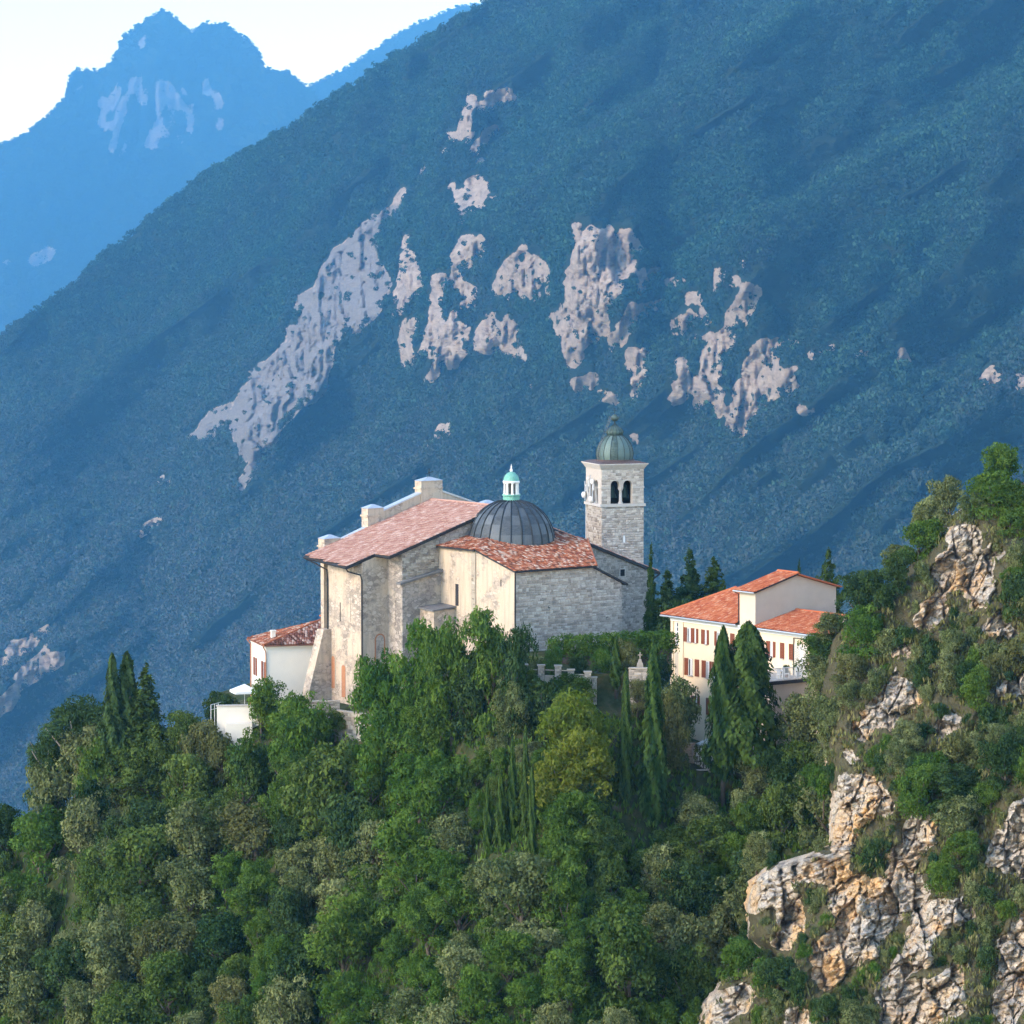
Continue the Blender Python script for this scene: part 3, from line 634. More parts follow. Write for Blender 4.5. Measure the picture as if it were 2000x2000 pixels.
hq = np.stack([idx[:-1,:-1], idx[1:,:-1], idx[1:,1:], idx[:-1,1:]], -1).reshape(-1,4)
hill = tag(link('hillside', np_mesh('hillside', HP.reshape(-1,3), hq, None, True), mat=M['soil']), kind='structure')

# the crag at the right, a steep limestone spur nearer to the camera
c7 = ((1300,880),2.76); c8 = ((1300,1400),2.76)
CROCK = [C(*c7,p) for p in (
 [(1540,420),(1640,380),(1690,480),(1680,560),(1800,520),(1810,560),(1760,620),(1750,740),(1700,860),(1600,760),(1500,770),(1480,700),(1480,580),(1530,520)],
 [(1350,900),(1450,790),(1500,770),(1500,850),(1420,980),(1350,930)],[(1230,1200),(1310,1260),(1370,1340),(1290,1410),(1190,1510),(1120,1500),(1040,1560),(1050,1480),(1090,1380),(1190,1310)],
 [(985,1620),(1030,1650),(1020,1690),(990,1650)],[(1810,1260),(1932,1220),(1932,1310),(1820,1320)],[(1460,1480),(1560,1430),(1560,1480),(1480,1550)],[(1730,950),(1800,900),(1900,1000),(1780,1010)],[(1240,1080),(1320,1060),(1300,1120),(1250,1110)])]
CROCK += [C(*c8,p) for p in (
 [(960,320),(1140,330),(1170,400),(1220,440),(1180,530),(1060,560),(1000,640),(990,700),(980,830),(1020,880),(1200,880),(1240,800),(1220,720),(1290,700),(1310,560),(1440,560),(1440,680),(1340,760),(1330,830),(1390,920),(1390,1060),(1240,1090),(1160,1180),(1120,1300),(960,1350),(940,1420),(860,1480),(800,1380),(830,1230),(960,1110),(900,1040),(910,800),(900,560),(910,440)],
 [(440,870),(560,850),(650,780),(780,730),(860,780),(900,860),(850,900),(720,860),(650,960),(720,980),(730,1160),(620,1130),(600,1020),(520,1030),(440,1060)],[(610,1160),(700,1170),(640,1250),(600,1230)],
 [(1770,680),(1890,480),(1960,450),(1960,900),(1800,800),(1720,830)],[(1390,1050),(1500,1000),(1600,1000),(1650,1080),(1420,1200),(1400,1350),(1300,1400),(1150,1480),(1140,1420),(1230,1360),(1320,1240),(1330,1120)],
 [(1150,1480),(1350,1440),(1440,1420),(1600,1320),(1590,1580),(1440,1690),(1200,1690),(1180,1560)],[(1830,1210),(1960,980),(1960,1500),(1830,1690),(1790,1600)],[(210,1500),(420,1450),(480,1480),(380,1600),(280,1690),(220,1600)],[(670,1600),(730,1570),(790,1690),(660,1690)])]
CL = np.array([(905,2080),(945,1990),(975,1905),(1010,1852),(1062,1812),(1120,1765),(1170,1710),(1205,1650),(1250,1615),(1330,1603),(1450,1603),(1500,1615),(1560,1622),(1650,1618),(1672,1560),(1690,1500),(1720,1462),(1770,1456),(1830,1458),(1870,1500),(1920,1400),(1960,1372),(2100,1340),(2300,1300)], float)
def crag_depth(px, py):
    d = 353-(px-1600)*.024-(py-1400)*.034
    lx = np.interp(py, CL[:,0], CL[:,1]); dist = np.maximum(px-lx, 0)
    return d+9*np.exp(-dist/16)+2.6*fbm(px/110, py/130, 61)+1.0*fbm(px/34, py/40, 62)
def crag_mask(px, py):
    wx = px+12*fbm(px/26, py/26, 63)+5*fbm(px/8, py/8, 64); wy = py+12*fbm(px/26+40, py/26, 65)+5*fbm(px/8, py/8+20, 66)
    K = np.zeros(np.shape(px))
    for pl in CROCK:
        for ox, oy in ((0,0),(8,0),(-8,0),(0,8)): K[inside(wx+ox, wy+oy, pl)] = 1
    return K
cr_, cc = 540, 440
cpy = np.linspace(905, 2230, cr_); lx = np.interp(cpy, CL[:,0], CL[:,1])+5*fbm(cpy/14, cpy*0, 67)+3*fbm(cpy/5, cpy*0, 69)
u = np.linspace(0, 1, cc); u = np.where(u < .86, u/.86*.5, .5+(u-.86)/.14*.5); PX = lx[:,None]+np.where(u < .5, u*2*(2120-lx[:,None]), (2120-lx[:,None])+(u-.5)*2*900); PY = np.repeat(cpy[:,None], cc, 1)
K = crag_mask(PX, PY); Ks = blur(blur(K, 2, 0), 2, 1)
ss = PY*.9+PX*.25                                             # dipping beds
strat = np.abs(((ss/13+1.2*fbm(PX/40, PY/40, 68)) % 1)-.5)*2
blk = 1-2*np.abs(fbm(PX/34, PY/40, 70, 3))
w1, g1, i1 = worley(PX/40+.3*fbm(PX/40, PY/40, 74), PY/56+.3*fbm(PX/40, PY/40, 75)+PX/190, 76); w2, g2, i2 = worley(PX/15+.25*fbm(PX/20, PY/20, 78), PY/16+PX/70, 79)
D = crag_depth(PX, PY)+Ks*(2.2*(i1-.5)+3.0*w1+1.0*np.exp(-g1/.04)+.8*(i2-.5)+1.6*w2+.30*np.exp(-g2/.07)+.5*blk+.40*(strat-.5)*(.5+vnoise(PX/50, PY/50, 73))+.10*fbm(PX/4, PY/4, 72, 3))
CP = at(PX, PY, D)
bk = []
for k in (4,3,2,1):                                           # the flank turning away behind the left edge
    q = CP[:,0].copy(); q[:,1] += 3.0*k*k; q[:,0] += .35*k+.25*3*k*k*.2; q[:,2] -= .4*3.0*k*k; bk.append(q)
CPf = np.concatenate([np.stack(bk, 1), CP], 1)
tb = []
for k in (3,2,1):
    q = CPf[0].copy(); q[:,1] += 4.0*k*k; q[:,2] -= .4*4.0*k*k; tb.append(q)
CPf = np.concatenate([np.stack(tb), CPf], 0); Kf = np.zeros(CPf.shape[:2]); Kf[3:,4:] = blur(blur(K,1,0),1,1); Kf[3:,:8] = np.maximum(Kf[3:,:8], .55*(fbm(cpy/25, cpy*0, 80) > -.2)[:,None])
idx = np.arange(CPf.shape[0]*CPf.shape[1]).reshape(CPf.shape[:2])
cq = np.stack([idx[:-1,:-1], idx[1:,:-1], idx[1:,1:], idx[:-1,1:]], -1).reshape(-1,4)
tag(link('crag', np_mesh('crag', CPf.reshape(-1,3), cq, {'rock': Kf.ravel()}, False), mat=M['rock']), kind='structure')
# ------------------------------------------------------------------ building helpers
def row_span(poly, v):
    xs = []
    n = len(poly)
    for i in range(n):
        (x0,y0),(x1,y1) = poly[i], poly[(i+1) % n]
        if (y0 > v) != (y1 > v): xs.append((x1-x0)*(v-y0)/(y1-y0)+x0)
    xs.sort(); return [(xs[i], xs[i+1]) for i in range(0, len(xs)-1, 2)]
def stone_facing(parent, mat, org, u, v, nrm, poly, w=.42, h=.24, proud=.05, holes=(), seed=1, name='stone'):
    """rubble facing: every stone its own chamfered block with open joints, too small to pick apart, joined"""
    rng = random.Random(seed); org, u, v, nrm = map(Vector, (org, u, v, nrm)); b = MB()
    lo = min(p[1] for p in poly); hi = max(p[1] for p in poly); y = lo
    while y < hi-.05:
        hh = min(h*rng.uniform(.65,1.4), hi-y)
        for (a, c) in row_span(poly, y+hh*.5):
            x = a
            while x < c-.06:
                ww = w*rng.uniform(.45,1.65)
                if c-(x+ww) < .12: ww = c-x
                y1 = y+hh*rng.uniform(.86,1.10); j = .014
                if not any(hx0 < x+ww*.5 < hx1 and hy0 < y+hh*.5 < hy1 for hx0,hx1,hy0,hy1 in holes):
                    e = [rng.uniform(-.05,.05)*min(1,hh/.2) for _ in range(8)]; pr = proud*rng.uniform(.5,1.5); ch = min(.05, ww*.2, hh*.2)
                    def P(s_, t_, d): return org+u*s_+v*t_+nrm*d
                    q = [P(x+j,y+j,0),P(x+ww-j,y+j,0),P(x+ww-j,y1-j,0),P(x+j,y1-j,0),
                         P(x+j+ch+e[0],y+j+ch+e[1],pr),P(x+ww-j-ch+e[2],y+j+ch+e[3],pr),P(x+ww-j-ch+e[4],y1-j-ch+e[5],pr),P(x+j+ch+e[6],y1-j-ch+e[7],pr)]
                    b.add(q, [(4,5,6,7),(0,1,5,4),(1,2,6,5),(2,3,7,6),(3,0,4,7)], rng.random())
                x += ww
        y += hh
    return tag(b.build(name, mat, parent, fix=False), kind='stuff')
def tiles(parent, mat, org, u, v, poly, w=.21, l=.34, seed=1, jit=.012, name='tile'):
    """barrel tiles laid in courses over a roof plane; joined, too small to pick apart singly"""
    rng = random.Random(seed); org, u, v = Vector(org), Vector(u).normalized(), Vector(v).normalized(); n = u.cross(v).normalized()
    if n.z < 0: n = -n
    b = MB(); lo = min(p[1] for p in poly); hi = max(p[1] for p in poly); r = 0; y = lo; hgt = w*.36
    while y < hi:
        for (a, c) in row_span(poly, min(y+l*.5, hi-.01)):
            k = int((c-a)/w)
            if k < 1: continue
            ws = (c-a)/k
            for i in range(k):
                x = a+ws*i; dz = rng.uniform(-jit, jit); dy = rng.uniform(-.02,.02); t0 = .035; y1 = min(y+l+.05, hi+.03)
                ring = [(0,.0),(.22,.8),(.5,1.0),(.78,.8),(1.0,.0)]
                q = [org+u*(x+ws*s_)+v*(y+dy)+n*(hgt*hh+t0+dz+.012) for s_,hh in ring]+[org+u*(x+ws*s_)+v*y1+n*(hgt*hh*.85+dz+.002) for s_,hh in ring]
                b.add(q, [(0,1,6,5),(1,2,7,6),(2,3,8,7),(3,4,9,8),(0,4,3,2,1)], rng.random())
        y += l; r += 1
    return tag(b.build(name, mat, parent, fix=False), kind='stuff')
def arch(x0, x1, z0, z1, n=10):
    """outline of a round-headed opening"""
    r = (x1-x0)/2; c = (x0+x1)/2
    return [(x0,z0),(x1,z0)]+[(c+r*math.cos(math.pi*k/n), z1-r+r*math.sin(math.pi*k/n)) for k in range(n+1)]

# ------------------------------------------------------------------ the church
P0 = at(580+1083/2.542, 780+850/2.542, 395.)
church = tag(empty('church', P0, math.radians(37)), 'old stone church with pink tiled gable roof and dark lead dome on the hilltop', 'church')
ZB = -17.0
def rz(a): return 5.15-.319*(7.34-a) if a < 7.34 else 5.15-.371*(a-7.34)
w_ = MB().prism([(-4.5,ZB),(26.87,ZB),(26.87,rz(26.87)-.3),(7.34,4.9),(-4.5,rz(-4.5)-.3)], 'y', 12.49, 24.1).build('wall', M['buff'], church)
wing = MB().prism([(-7.55,ZB),(-4.45,ZB),(-4.45,rz(-4.45)-.3),(-7.55,rz(-7.55)-.3)], 'y', 14.9, 20.9).build('wall', M['cream'], church)
wing['label'] = 'sunlit cream plaster wing wall with blind brick arches'
pres = MB().walls([(0,0,-.06),(9.43,0,-.06),(13.96,6.92,1.68),(13.96,12.49,1.68),(0,12.49,1.52),(0,6.3,1.52)], ZB).build('wall', M['cream_clean'], church)
lean = MB().prism([(9.43,ZB),(13.35,ZB),(13.1,-1.95),(9.43,-.22)], 'y', .0, 5.5).build('wall', M['mortar'], church)
# rubble facings
stone_facing(church, M['stone_grey'], (0,0,0), (1,0,0), (0,0,1), (0,-1,0), [(.02,-9.5),(9.42,-9.5),(9.42,-.12),(.02,-.12)], .46, .25, seed=2, holes=[(4.0,4.25,-3.9,-3.65)])
stone_facing(church, M['stone_grey'], (0,-.01,0), (1,0,0), (0,0,1), (0,-1,0), [(9.48,-9.5),(13.3,-9.5),(13.12,-2.0),(9.48,-.3)], .40, .23, seed=3, holes=[(11.2,11.4,-5.4,-5.2)])
stone_facing(church, M['stone_dark'], (0,12.49,0), (1,0,0), (0,0,1), (0,-1,0), [(13.97,-10.5),(26.8,-10.5),(26.8,rz(26.8)-.45),(13.97,rz(13.97)-.45)], .38, .21, .03, seed=4, holes=[(22.85,23.5,-2.7,-2.0)])
stone_facing(church, M['stone_warm'], (0,12.49,0), (1,0,0), (0,0,1), (0,-1,0), [(-4.48,-1.75),(0,-.65),(0,rz(0)-.4),(-4.48,rz(-4.48)-.4)], .40, .22, .05, seed=5, holes=[(-2.2,-2.0,.6,.8),(-1.5,-1.3,.6,.8)])
MB().box(-.02,.02,0,0.06,-9.5,-.1).build('quoin_joint', M['iron'], church)
stone_facing(church, M['stone_warm'], (-.02,6.95,0), (0,-1,0), (0,0,1), (-1,0,0), [(0,-11),(.62,-11),(.62,.4),(0,.4)], .5, .3, .10, seed=6, name='buttress_stone')
MB().box(-.12,0,6.3,6.98,ZB,1.3).build('buttress', M['mortar_warm'], church)
# buttress towards the white house, with its tall blind arch
bt = MB().prism([(-10.25,-15),(-7.45,-15),(-7.45,-6.9),(-8.45,-6.9),(-10.2,-12.9)], 'y', 20.35, 21.5).build('buttress', M['cream'], church)
# dark gashes and blind arches in the wing wall (facing -a)
def blind(b0, b1, z0, z1, rim=.16, fill='brick', dep=.02):
    o = MB().prism([(q[0], q[1]) for q in arch(b0-rim, b1+rim, z0, z1+rim)], 'x', -7.55-dep, -7.5).build('blind_arch', M['stone_warm'], church)
    MB().prism(arch(b0, b1, z0, z1), 'x', -7.55-dep-.012, -7.5).build('infill', M[fill], o)
blind(19.72, 20.28, -12.75, -9.55, .22); blind(17.85, 18.5, -13.5, -10.3, .06, 'brick'); blind(17.0, 17.5, -5.9, -2.95, .07, 'cream_clean')
MB().box(-7.57,-7.5,18.68,18.80,-6.0,-4.1).build('slit_window', M['dark'], church)
a1 = MB().prism(arch(-6.1,-4.85,-9.8,-7.0), 'y', 14.865, 14.9).build('blind_arch', M['brick'], church)
MB().prism(arch(-5.95,-5.0,-9.8,-7.15), 'y', 14.85, 14.9).build('infill', M['buff'], a1)
MB().box(-.03,.02,9.22,9.72,-4.15,-2.0).build('slit_window', M['fascia'], church)
MB().box(-.03,.02,2.2,2.32,-1.7,-1.05).build('slit_window', M['dark'], church)
MB().box(-4.53,-4.45,13.55,13.7,-6.3,-3.6).build('slit_window', M['buff'], church)
wd = MB().box(22.85,23.45,12.44,12.5,-2.7,-2.02).build('window', M['dark'], church)
MB().box(22.78,22.85,12.41,12.5,-2.75,-1.95).box(23.45,23.52,12.41,12.5,-2.75,-1.95).box(22.78,23.52,12.41,12.5,-1.99,-1.92).build('frame', M['trim'], wd)
for a_, z_ in ((4.0,-3.9),(11.2,-5.4)): MB().box(a_,a_+.25,-.03,.02,z_,z_+.25).build('putlog_hole', M['dark'], church)
# main roof
lp = [(7.34,12.25),(-6.1,12.25),(-5.95,14.95),(-9.36,15.0),(-8.2,24.1),(7.34,24.1)]
mr = MB().slab([(a_, b_, rz(a_)) for a_, b_ in lp], .30).build('roof', M['fascia'], church); mr['label'] = 'broad pink tiled roof slope of the nave'
sl_ = math.hypot(1,.319)
tiles(mr, M['tile_pink'], (7.34,12.25,5.15+.005), (0,1,0), (.319**0/sl_,0,.319/sl_), [(b_-12.25+(.06 if b_ < 20 else -.06), (a_-7.34)*sl_+.04*(a_ < 0)) for a_, b_ in lp], .27, .42, 11)
rr = MB().slab([(7.34,12.25,5.15),(27.95,12.25,rz(27.95)),(27.95,24.1,rz(27.95)),(7.34,24.1,5.15)], .30).build('roof', M['fascia'], church)
s2 = math.hypot(1,.371)
tiles(rr, M['tile_pink'], (7.34,12.3,5.155), (0,1,0), (1/s2,0,-.371/s2), [(0,.1),(11.7,.1),(11.7,20.6*s2-.05),(0,20.6*s2-.05)], .3, .5, 12)
MB().tube([(7.34,12.3,5.2),(7.34,24.0,5.2)], .14, 8).build('ridge_tile', M['tile_pink'], mr)
MB().tube([(-9.42,15.0,rz(-9.36)-.15),(-8.26,24.1,rz(-8.2)-.15)], .09, 8).build('gutter', M['iron'], mr)
MB().tube([(-6.15,12.25,rz(-6.1)-.15),(-6.02,14.95,rz(-6)-.15)], .09, 8).build('gutter', M['iron'], mr)
# facade gable with piers and metal copings
fp = [(-5.85,ZB),(-5.85,1.2),(-3.9,1.35),(-.45,2.55),(-.45,3.9),(1.4,4.2),(6.2,5.80),(6.2,6.3),(8.8,6.3),(8.9,5.85),(13.3,4.42),(15.8,3.9),(15.8,ZB)]
fw = MB().prism(fp, 'y', 24.1, 24.65).build('facade_gable', M['cream_clean'], church)
for (a0,a1_,z0,z1) in ((-5.85,-3.89,.2,1.78),(-.55,1.4,2.2,4.6),(6.1,8.77,4.6,7.1),(13.9,15.84,2.6,4.42)):
    pr_ = MB().box(a0,a1_,23.95,25.05,z0,z1).box(a0-.12,a1_+.05,23.9,25.15,z1-.85,z1-.68).build('pier', M['cream_clean'], fw)
    MB().frustum((a0+a1_)/2, 24.5, (a1_-a0)/2+.08, .66, z1, .15, .12, z1+.36).build('cap', M['zinc'], pr_)
for (x0,z0,x1,z1) in ((-3.89,1.38,-.5,2.58),(1.4,4.22,6.15,5.82),(8.85,5.88,13.9,4.24)):
    MB().prism([(x0,z0),(x1,z1),(x1,z1+.16),(x0,z0+.16)], 'y', 23.98, 24.8).build('coping', M['zinc'], fw)
sp = MB().tube([(7.5,24.5,7.4),(7.5,24.5,8.3)], .03, 5).tube([(7.0,24.5,7.75),(8.0,24.5,8.0)], .025, 5).tube([(7.1,24.3,7.4),(7.5,24.5,8.2)], .02, 4).build('weather_vane', M['iron'], fw)
# presbytery roofs
fpz = lambda b_: .257*b_
fr = [(-.3,-.38),(9.72,-.38),(14.3,6.95),(12.4,9.6),(5.0,10.2),(0,6.3),(-.3,6.05)]
pf = MB().slab([(a_,b_,fpz(b_)+.05) for a_,b_ in fr], .16).build('roof', M['fascia'], church); pf['label'] = 'mottled red barrel tile roof below the dark dome'
s3 = math.hypot(1,.257)
tiles(pf, M['tile_old'], (0,0,.055), (1,0,0), (0,1/s3,.257/s3), [(a_, b_*s3) for a_,b_ in fr], .235, .37, 13, .02)
lfz = lambda a_: 1.62+.20*a_
lf = [(-.38,6.2),(-.38,12.47),(4.6,12.47),(5.0,10.2),(0,6.32)]
pl_ = MB().slab([(a_,b_,lfz(a_)+.04) for a_,b_ in lf], .16).build('roof', M['fascia'], church)
s4 = math.hypot(1,.2)
tiles(pl_, M['tile_old'], (0,0,1.665), (0,-1,0), (1/s4,0,.2/s4), [(-b_, a_*s4) for a_,b_ in lf], .23, .36, 14, .015)
MB().slab([(14.3,6.95,1.82),(14.3,12.47,1.82),(12.4,12.47,2.5),(12.4,9.6,2.5)], .16).build('roof', M['tile_old'], church)
for p, q in (((0,6.3,1.68),(5.0,10.2,2.7)),((9.72,-.38,0.0),(14.3,6.95,1.88))):
    MB().tube([p,q], .11, 7).build('ridge_tile', M['tile_old'], pf)
MB().prism([(9.35,-.18),(13.75,-2.2),(13.75,-2.02),(9.35,.02)], 'y', -.28, 6.0).build('roof', M['fascia'], church)
# lean-to on the gable wall and the little canopy roof in the corner
MB().prism([(-4.7,-15),(.0,-15),(.0,-.85),(-4.7,-1.85)], 'y', 12.15, 12.49).build('wall', M['buff'], church)
MB().prism([(-5.2,-2.0),(.05,-.92),(.05,-.70),(-5.2,-1.80)], 'y', 11.75, 12.5).build('roof', M['slate'], church)
MB().box(-2.6,0,9.75,12.2,ZB,-4.5).build('wall', M['cream'], church)
MB().slab([(-2.9,9.55,-4.45),(.0,9.55,-4.20),(.0,12.3,-4.05),(-2.9,12.3,-4.30)], .14).build('roof', M['slate'], church)
# rain pipes
for pts in ([(-9.4,15.05,-.35),(-9.1,15.2,-.7),(-7.75,14.95,-1.1),(-7.66,14.85,-1.6),(-7.66,14.85,-15)], [(-8.3,23.9,.0),(-7.9,22.5,-.5),(-7.70,20.85,-1.0),(-7.66,20.8,-2),(-7.66,20.8,-14.2)],
            [(27.95,12.2,-2.65),(27.3,12.3,-3.1),(26.95,12.35,-3.4),(26.95,12.35,-10.5)], [(-.08,-.12,-.1),(-.05,-.08,-1),(-.05,-.08,-10)]):
    MB().tube(pts, .075, 6).build('rain_pipe', M['iron'], church)
# the dome: lead sheets between ribs
DC = (7.34, 10.35); DR, DZ0, DZ1 = 4.32, 1.55, 5.72
dome = MB().lathe([(DR+.10,DZ0-.6),(DR+.12,DZ0+.05),(DR-.03,DZ0+.12)], 48, DC).build('dome', M['lead_rib'], church, True); dome['label'] = 'dark lead covered dome with standing ribs'
def dprof(t):
    t *= math.pi/2*.955; return DR*math.cos(t)**.92, DZ0+.1+(DZ1-DZ0+.12)*math.sin(t)
NG, NRW = 24, 6
for r_ in range(NRW):
    b = MB(); n0 = 4
    pr_ = [dprof((r_+k/n0)/NRW) for k in range(n0+1)]
    da = 2*math.pi/NG
    b.lathe([(q[0]-.012*(r_ % 2), q[1]) for q in pr_], 3, (0,0), -da/2, da/2)
    me = b.mesh('panel', M['lead'], True, False)
    for g in range(NG): link('panel', me, dome, loc=(DC[0],DC[1],0), rot=(0,0,g*da))
rb = MB(); rb.tube([(dprof(k/14)[0]+.02, 0, dprof(k/14)[1]+.02) for k in range(15)], [.07]*15, 5); rm_ = rb.mesh('rib', M['lead_rib'], True)
for g in range(NG): link('rib', rm_, dome, loc=(DC[0],DC[1],0), rot=(0,0,(g+.5)*da))
lan = MB().lathe([(.95,5.55),(.95,5.72),(.86,5.8),(.84,6.3),(.93,6.36),(.93,6.48),(0,6.48)], 16, DC).build('lantern', M['verdigris'], church); lan['label'] = 'white columned lantern with green copper cap on the dome'
MB().lathe([(.40,6.45),(.40,7.7)], 12, DC).build('glass_core', M['glass'], lan)
cm = MB().tube([(0,0,6.48),(0,0,7.62)], [.115,.095], 8).box(-.14,.14,-.14,.14,6.46,6.56).box(-.14,.14,-.14,.14,7.56,7.66).mesh('column', M['white'])
for k in range(8): link('column', cm, lan, loc=(DC[0]+.66*math.cos(k*.7854+.3), DC[1]+.66*math.sin(k*.7854+.3), 0), rot=(0,0,k*.7854+.3))
MB().lathe([(.5,7.62),(.84,7.64),(.86,7.78),(.80,7.84),(0,7.86)], 16, DC).build('cornice', M['white'], lan)
MB().lathe([(.80,7.82),(.76,8.1),(.62,8.4),(.38,8.62),(.1,8.72)], 16, DC).build('cap', M['verdigris'], lan, True)
MB().lathe([(.05,8.65),(.13,8.75),(.16,8.87),(.12,9.0),(.04,9.06),(.05,9.14),(.09,9.2),(.04,9.28),(.015,9.5)], 10, DC).build('finial', M['white'], lan, True)

# ------------------------------------------------------------------ the bell tower
T0 = at(1100+300/4.025, 780+830/4.025, 420.)
tower = tag(empty('bell_tower', T0, math.radians(19)), 'square grey stone bell tower with green onion dome behind the church', 'tower')
S = 4.64
MB().box(0,S,0,S,-11,-.2).build('shaft', M['mortar'], tower)
stone_facing(tower, M['stone_grey'], (0,0,0), (1,0,0), (0,0,1), (0,-1,0), [(.0,-10),(S,-10),(S,-.22),(.0,-.22)], .40, .24, .05, seed=21, holes=[(2.35,2.65,-3.95,-3.2)])
stone_facing(tower, M['stone_warm'], (0,S,0), (0,-1,0), (0,0,1), (-1,0,0), [(.0,-10),(S,-10),(S,-.22),(.0,-.22)], .42, .24, .03, seed=22)  # warmer stone on the left face: its sunlit cream tone put into the colour
MB().box(2.4,2.6,-.03,.05,-3.95,-3.2).build('slit_window', M['white'], tower)
MB().box(-.16,S+.16,-.16,S+.16,-.22,.06).build('string_course', M['trim'], tower)
LZ, SZ = 2.47, 3.62
def belfry_face(axis, side, open_=True):
    b = MB(); t = .55
    lo, hi = (0,t) if side == 0 else (S-t,S)
    if not open_: b.prism([(t,.06),(S-t,.06),(S-t,SZ),(t,SZ)] if axis == 'x' else [(0,.06),(S,.06),(S,SZ),(0,SZ)], axis, lo, hi)
    else:
        e0_, e1_ = (t, S-t) if axis == 'x' else (0, S)
        for (x0,x1) in ((e0_,1.02),(3.36,e1_)): b.prism([(x0,.06),(x1,.06),(x1,SZ),(x0,SZ)], axis, lo, hi)
        b.prism([(1.02,LZ),(3.36,LZ),(3.36,SZ),(1.02,SZ)], axis, lo, hi)
        for (x0,x1) in ((1.02,1.98),(2.40,3.36)):
            r = (x1-x0)/2; c = (x0+x1)/2; zs = LZ-r; n = 7
            for s_ in (-1,1):
                b.prism([(c+s_*r,zs),(c+s_*r,LZ),(c,LZ)]+[(c+s_*r*math.cos(math.pi/2*(1-k/n)), zs+r*math.sin(math.pi/2*(1-k/n))) for k in range(1,n)], axis, lo, hi)
        b.prism([(1.98,1.75),(2.40,1.75),(2.40,LZ),(1.98,LZ)], axis, lo, hi)
    return b
for ax, sd_, op in (('y',0,True),('x',0,True),('y',1,False),('x',1,False)):
    f = belfry_face(ax, sd_, op).build('belfry_wall', M['mortar'], tower)
stone_facing(tower, M['stone_grey'], (0,0,0), (1,0,0), (0,0,1), (0,-1,0), [(0,.08),(1.0,.08),(1.0,SZ),(0,SZ)], .40, .24, .03, seed=23)
stone_facing(tower, M['stone_grey'], (0,0,0), (1,0,0), (0,0,1), (0,-1,0), [(3.38,.08),(S,.08),(S,SZ),(3.38,SZ)], .40, .24, .03, seed=24)
stone_facing(tower, M['stone_grey'], (0,0,0), (1,0,0), (0,0,1), (0,-1,0), [(1.0,LZ+.02),(3.38,LZ+.02),(3.38,SZ),(1.0,SZ)], .40, .24, .03, seed=25)
MB().box(-.05,1.0,-.06,0,1.66,1.80).box(3.38,S+.05,-.06,0,1.66,1.80).box(-.06,0,.02,1.0,1.66,1.80).box(-.06,0,3.38,S,1.66,1.80).build('impost_band', M['trim'], tower)
for (cx, cy_) in ((2.19,.27),(.27,2.19)):
    MB().lathe([(.26,.06),(.26,.2),(.17,.3),(.155,1.35),(.2,1.45),(.3,1.62),(.3,1.76)], 12, (cx,cy_)).build('colonnette', M['trim'], tower, True)
for a_ in range(2): MB().prism([(x, z) for x, z in arch(1.0+1.38*a_, 2.0+1.38*a_, LZ-.02, LZ+.04)][:2]+[(2.0+1.38*a_,LZ+.08),(1.0+1.38*a_,LZ+.08)], 'y', -.05, 0).build('lintel', M['trim'], tower)
MB().box(.5,S-.5,.5,S-.5,.0,.1).build('belfry_floor', M['dark'], tower); MB().box(.3,S-.3,.3,S-.3,3.3,3.5).build('belfry_ceiling', M['dark'], tower)
MB().box(.6,S-.6,1.6,1.7,.1,3.3).build('louvre_screen', M['dark'], tower)
bell = MB().lathe([(.05,1.95),(.22,1.9),(.30,1.6),(.36,1.1),(.50,.75),(.52,.65),(.44,.66)], 16).mesh('bell', M['bronze'], True)
for x in (1.5, 2.9): link('bell', bell, tower, loc=(x,1.05,0))
MB().frustum(S/2,S/2,S/2+.04,S/2+.04,3.6,S/2+.12,S/2+.12,3.75).frustum(S/2,S/2,S/2+.12,S/2+.12,3.76,S/2+.34,S/2+.34,4.10).box(-.38,S+.38,-.38,S+.38,4.10,4.20).build('cornice', M['trim'], tower)
MB().frustum(S/2,S/2,S/2+.34,S/2+.34,4.20,1.95,1.95,4.42).build('roof_skirt', M['rust'], tower)
TC = (S/2, S/2)
odome = MB().lathe([(2.05,4.36),(2.05,4.50),(1.84,4.54)], 32, TC).build('onion_dome', M['rust'], tower); odome['label'] = 'green copper onion dome with ribs and ball finial'
def rspline(pts, n):
    out = []
    for i in range(len(pts)-1):
        p0 = pts[max(i-1,0)]; p1 = pts[i]; p2 = pts[i+1]; p3 = pts[min(i+2,len(pts)-1)]
        for k in range(n):
            t = k/n; out.append(tuple(.5*((2*p1[j])+(-p0[j]+p2[j])*t+(2*p0[j]-5*p1[j]+4*p2[j]-p3[j])*t*t+(-p0[j]+3*p1[j]-3*p2[j]+p3[j])*t**3) for j in (0,1)))
    return out+[pts[-1]]
big = rspline([(1.84,4.52),(1.93,5.0),(1.88,5.5),(1.66,6.1),(1.28,6.6),(.80,6.98)], 4); small = rspline([(.72,6.98),(.86,7.22),(.84,7.46),(.58,7.78),(.24,8.0),(.07,8.2)], 4)
NG2 = 16; da2 = 2*math.pi/NG2
for prof, nm in ((big,'panel'),(small,'panel')):
    me = MB().lathe(prof, 3, (0,0), -da2/2, da2/2).mesh(nm, M['copper'], True, False)
    rm2 = MB().tube([(r+.015,0,z) for r,z in prof], .035 if prof is big else .022, 5).mesh('rib', M['copper_rib'], True)
    for g in range(NG2):
        link(nm, me, odome, loc=(TC[0],TC[1],0), rot=(0,0,g*da2)); link('rib', rm2, odome, loc=(TC[0],TC[1],0), rot=(0,0,(g+.5)*da2))
MB().lathe([(.78,6.93),(.80,7.0),(.7,7.03)], 24, TC).build('neck_ring', M['copper_rib'], odome)
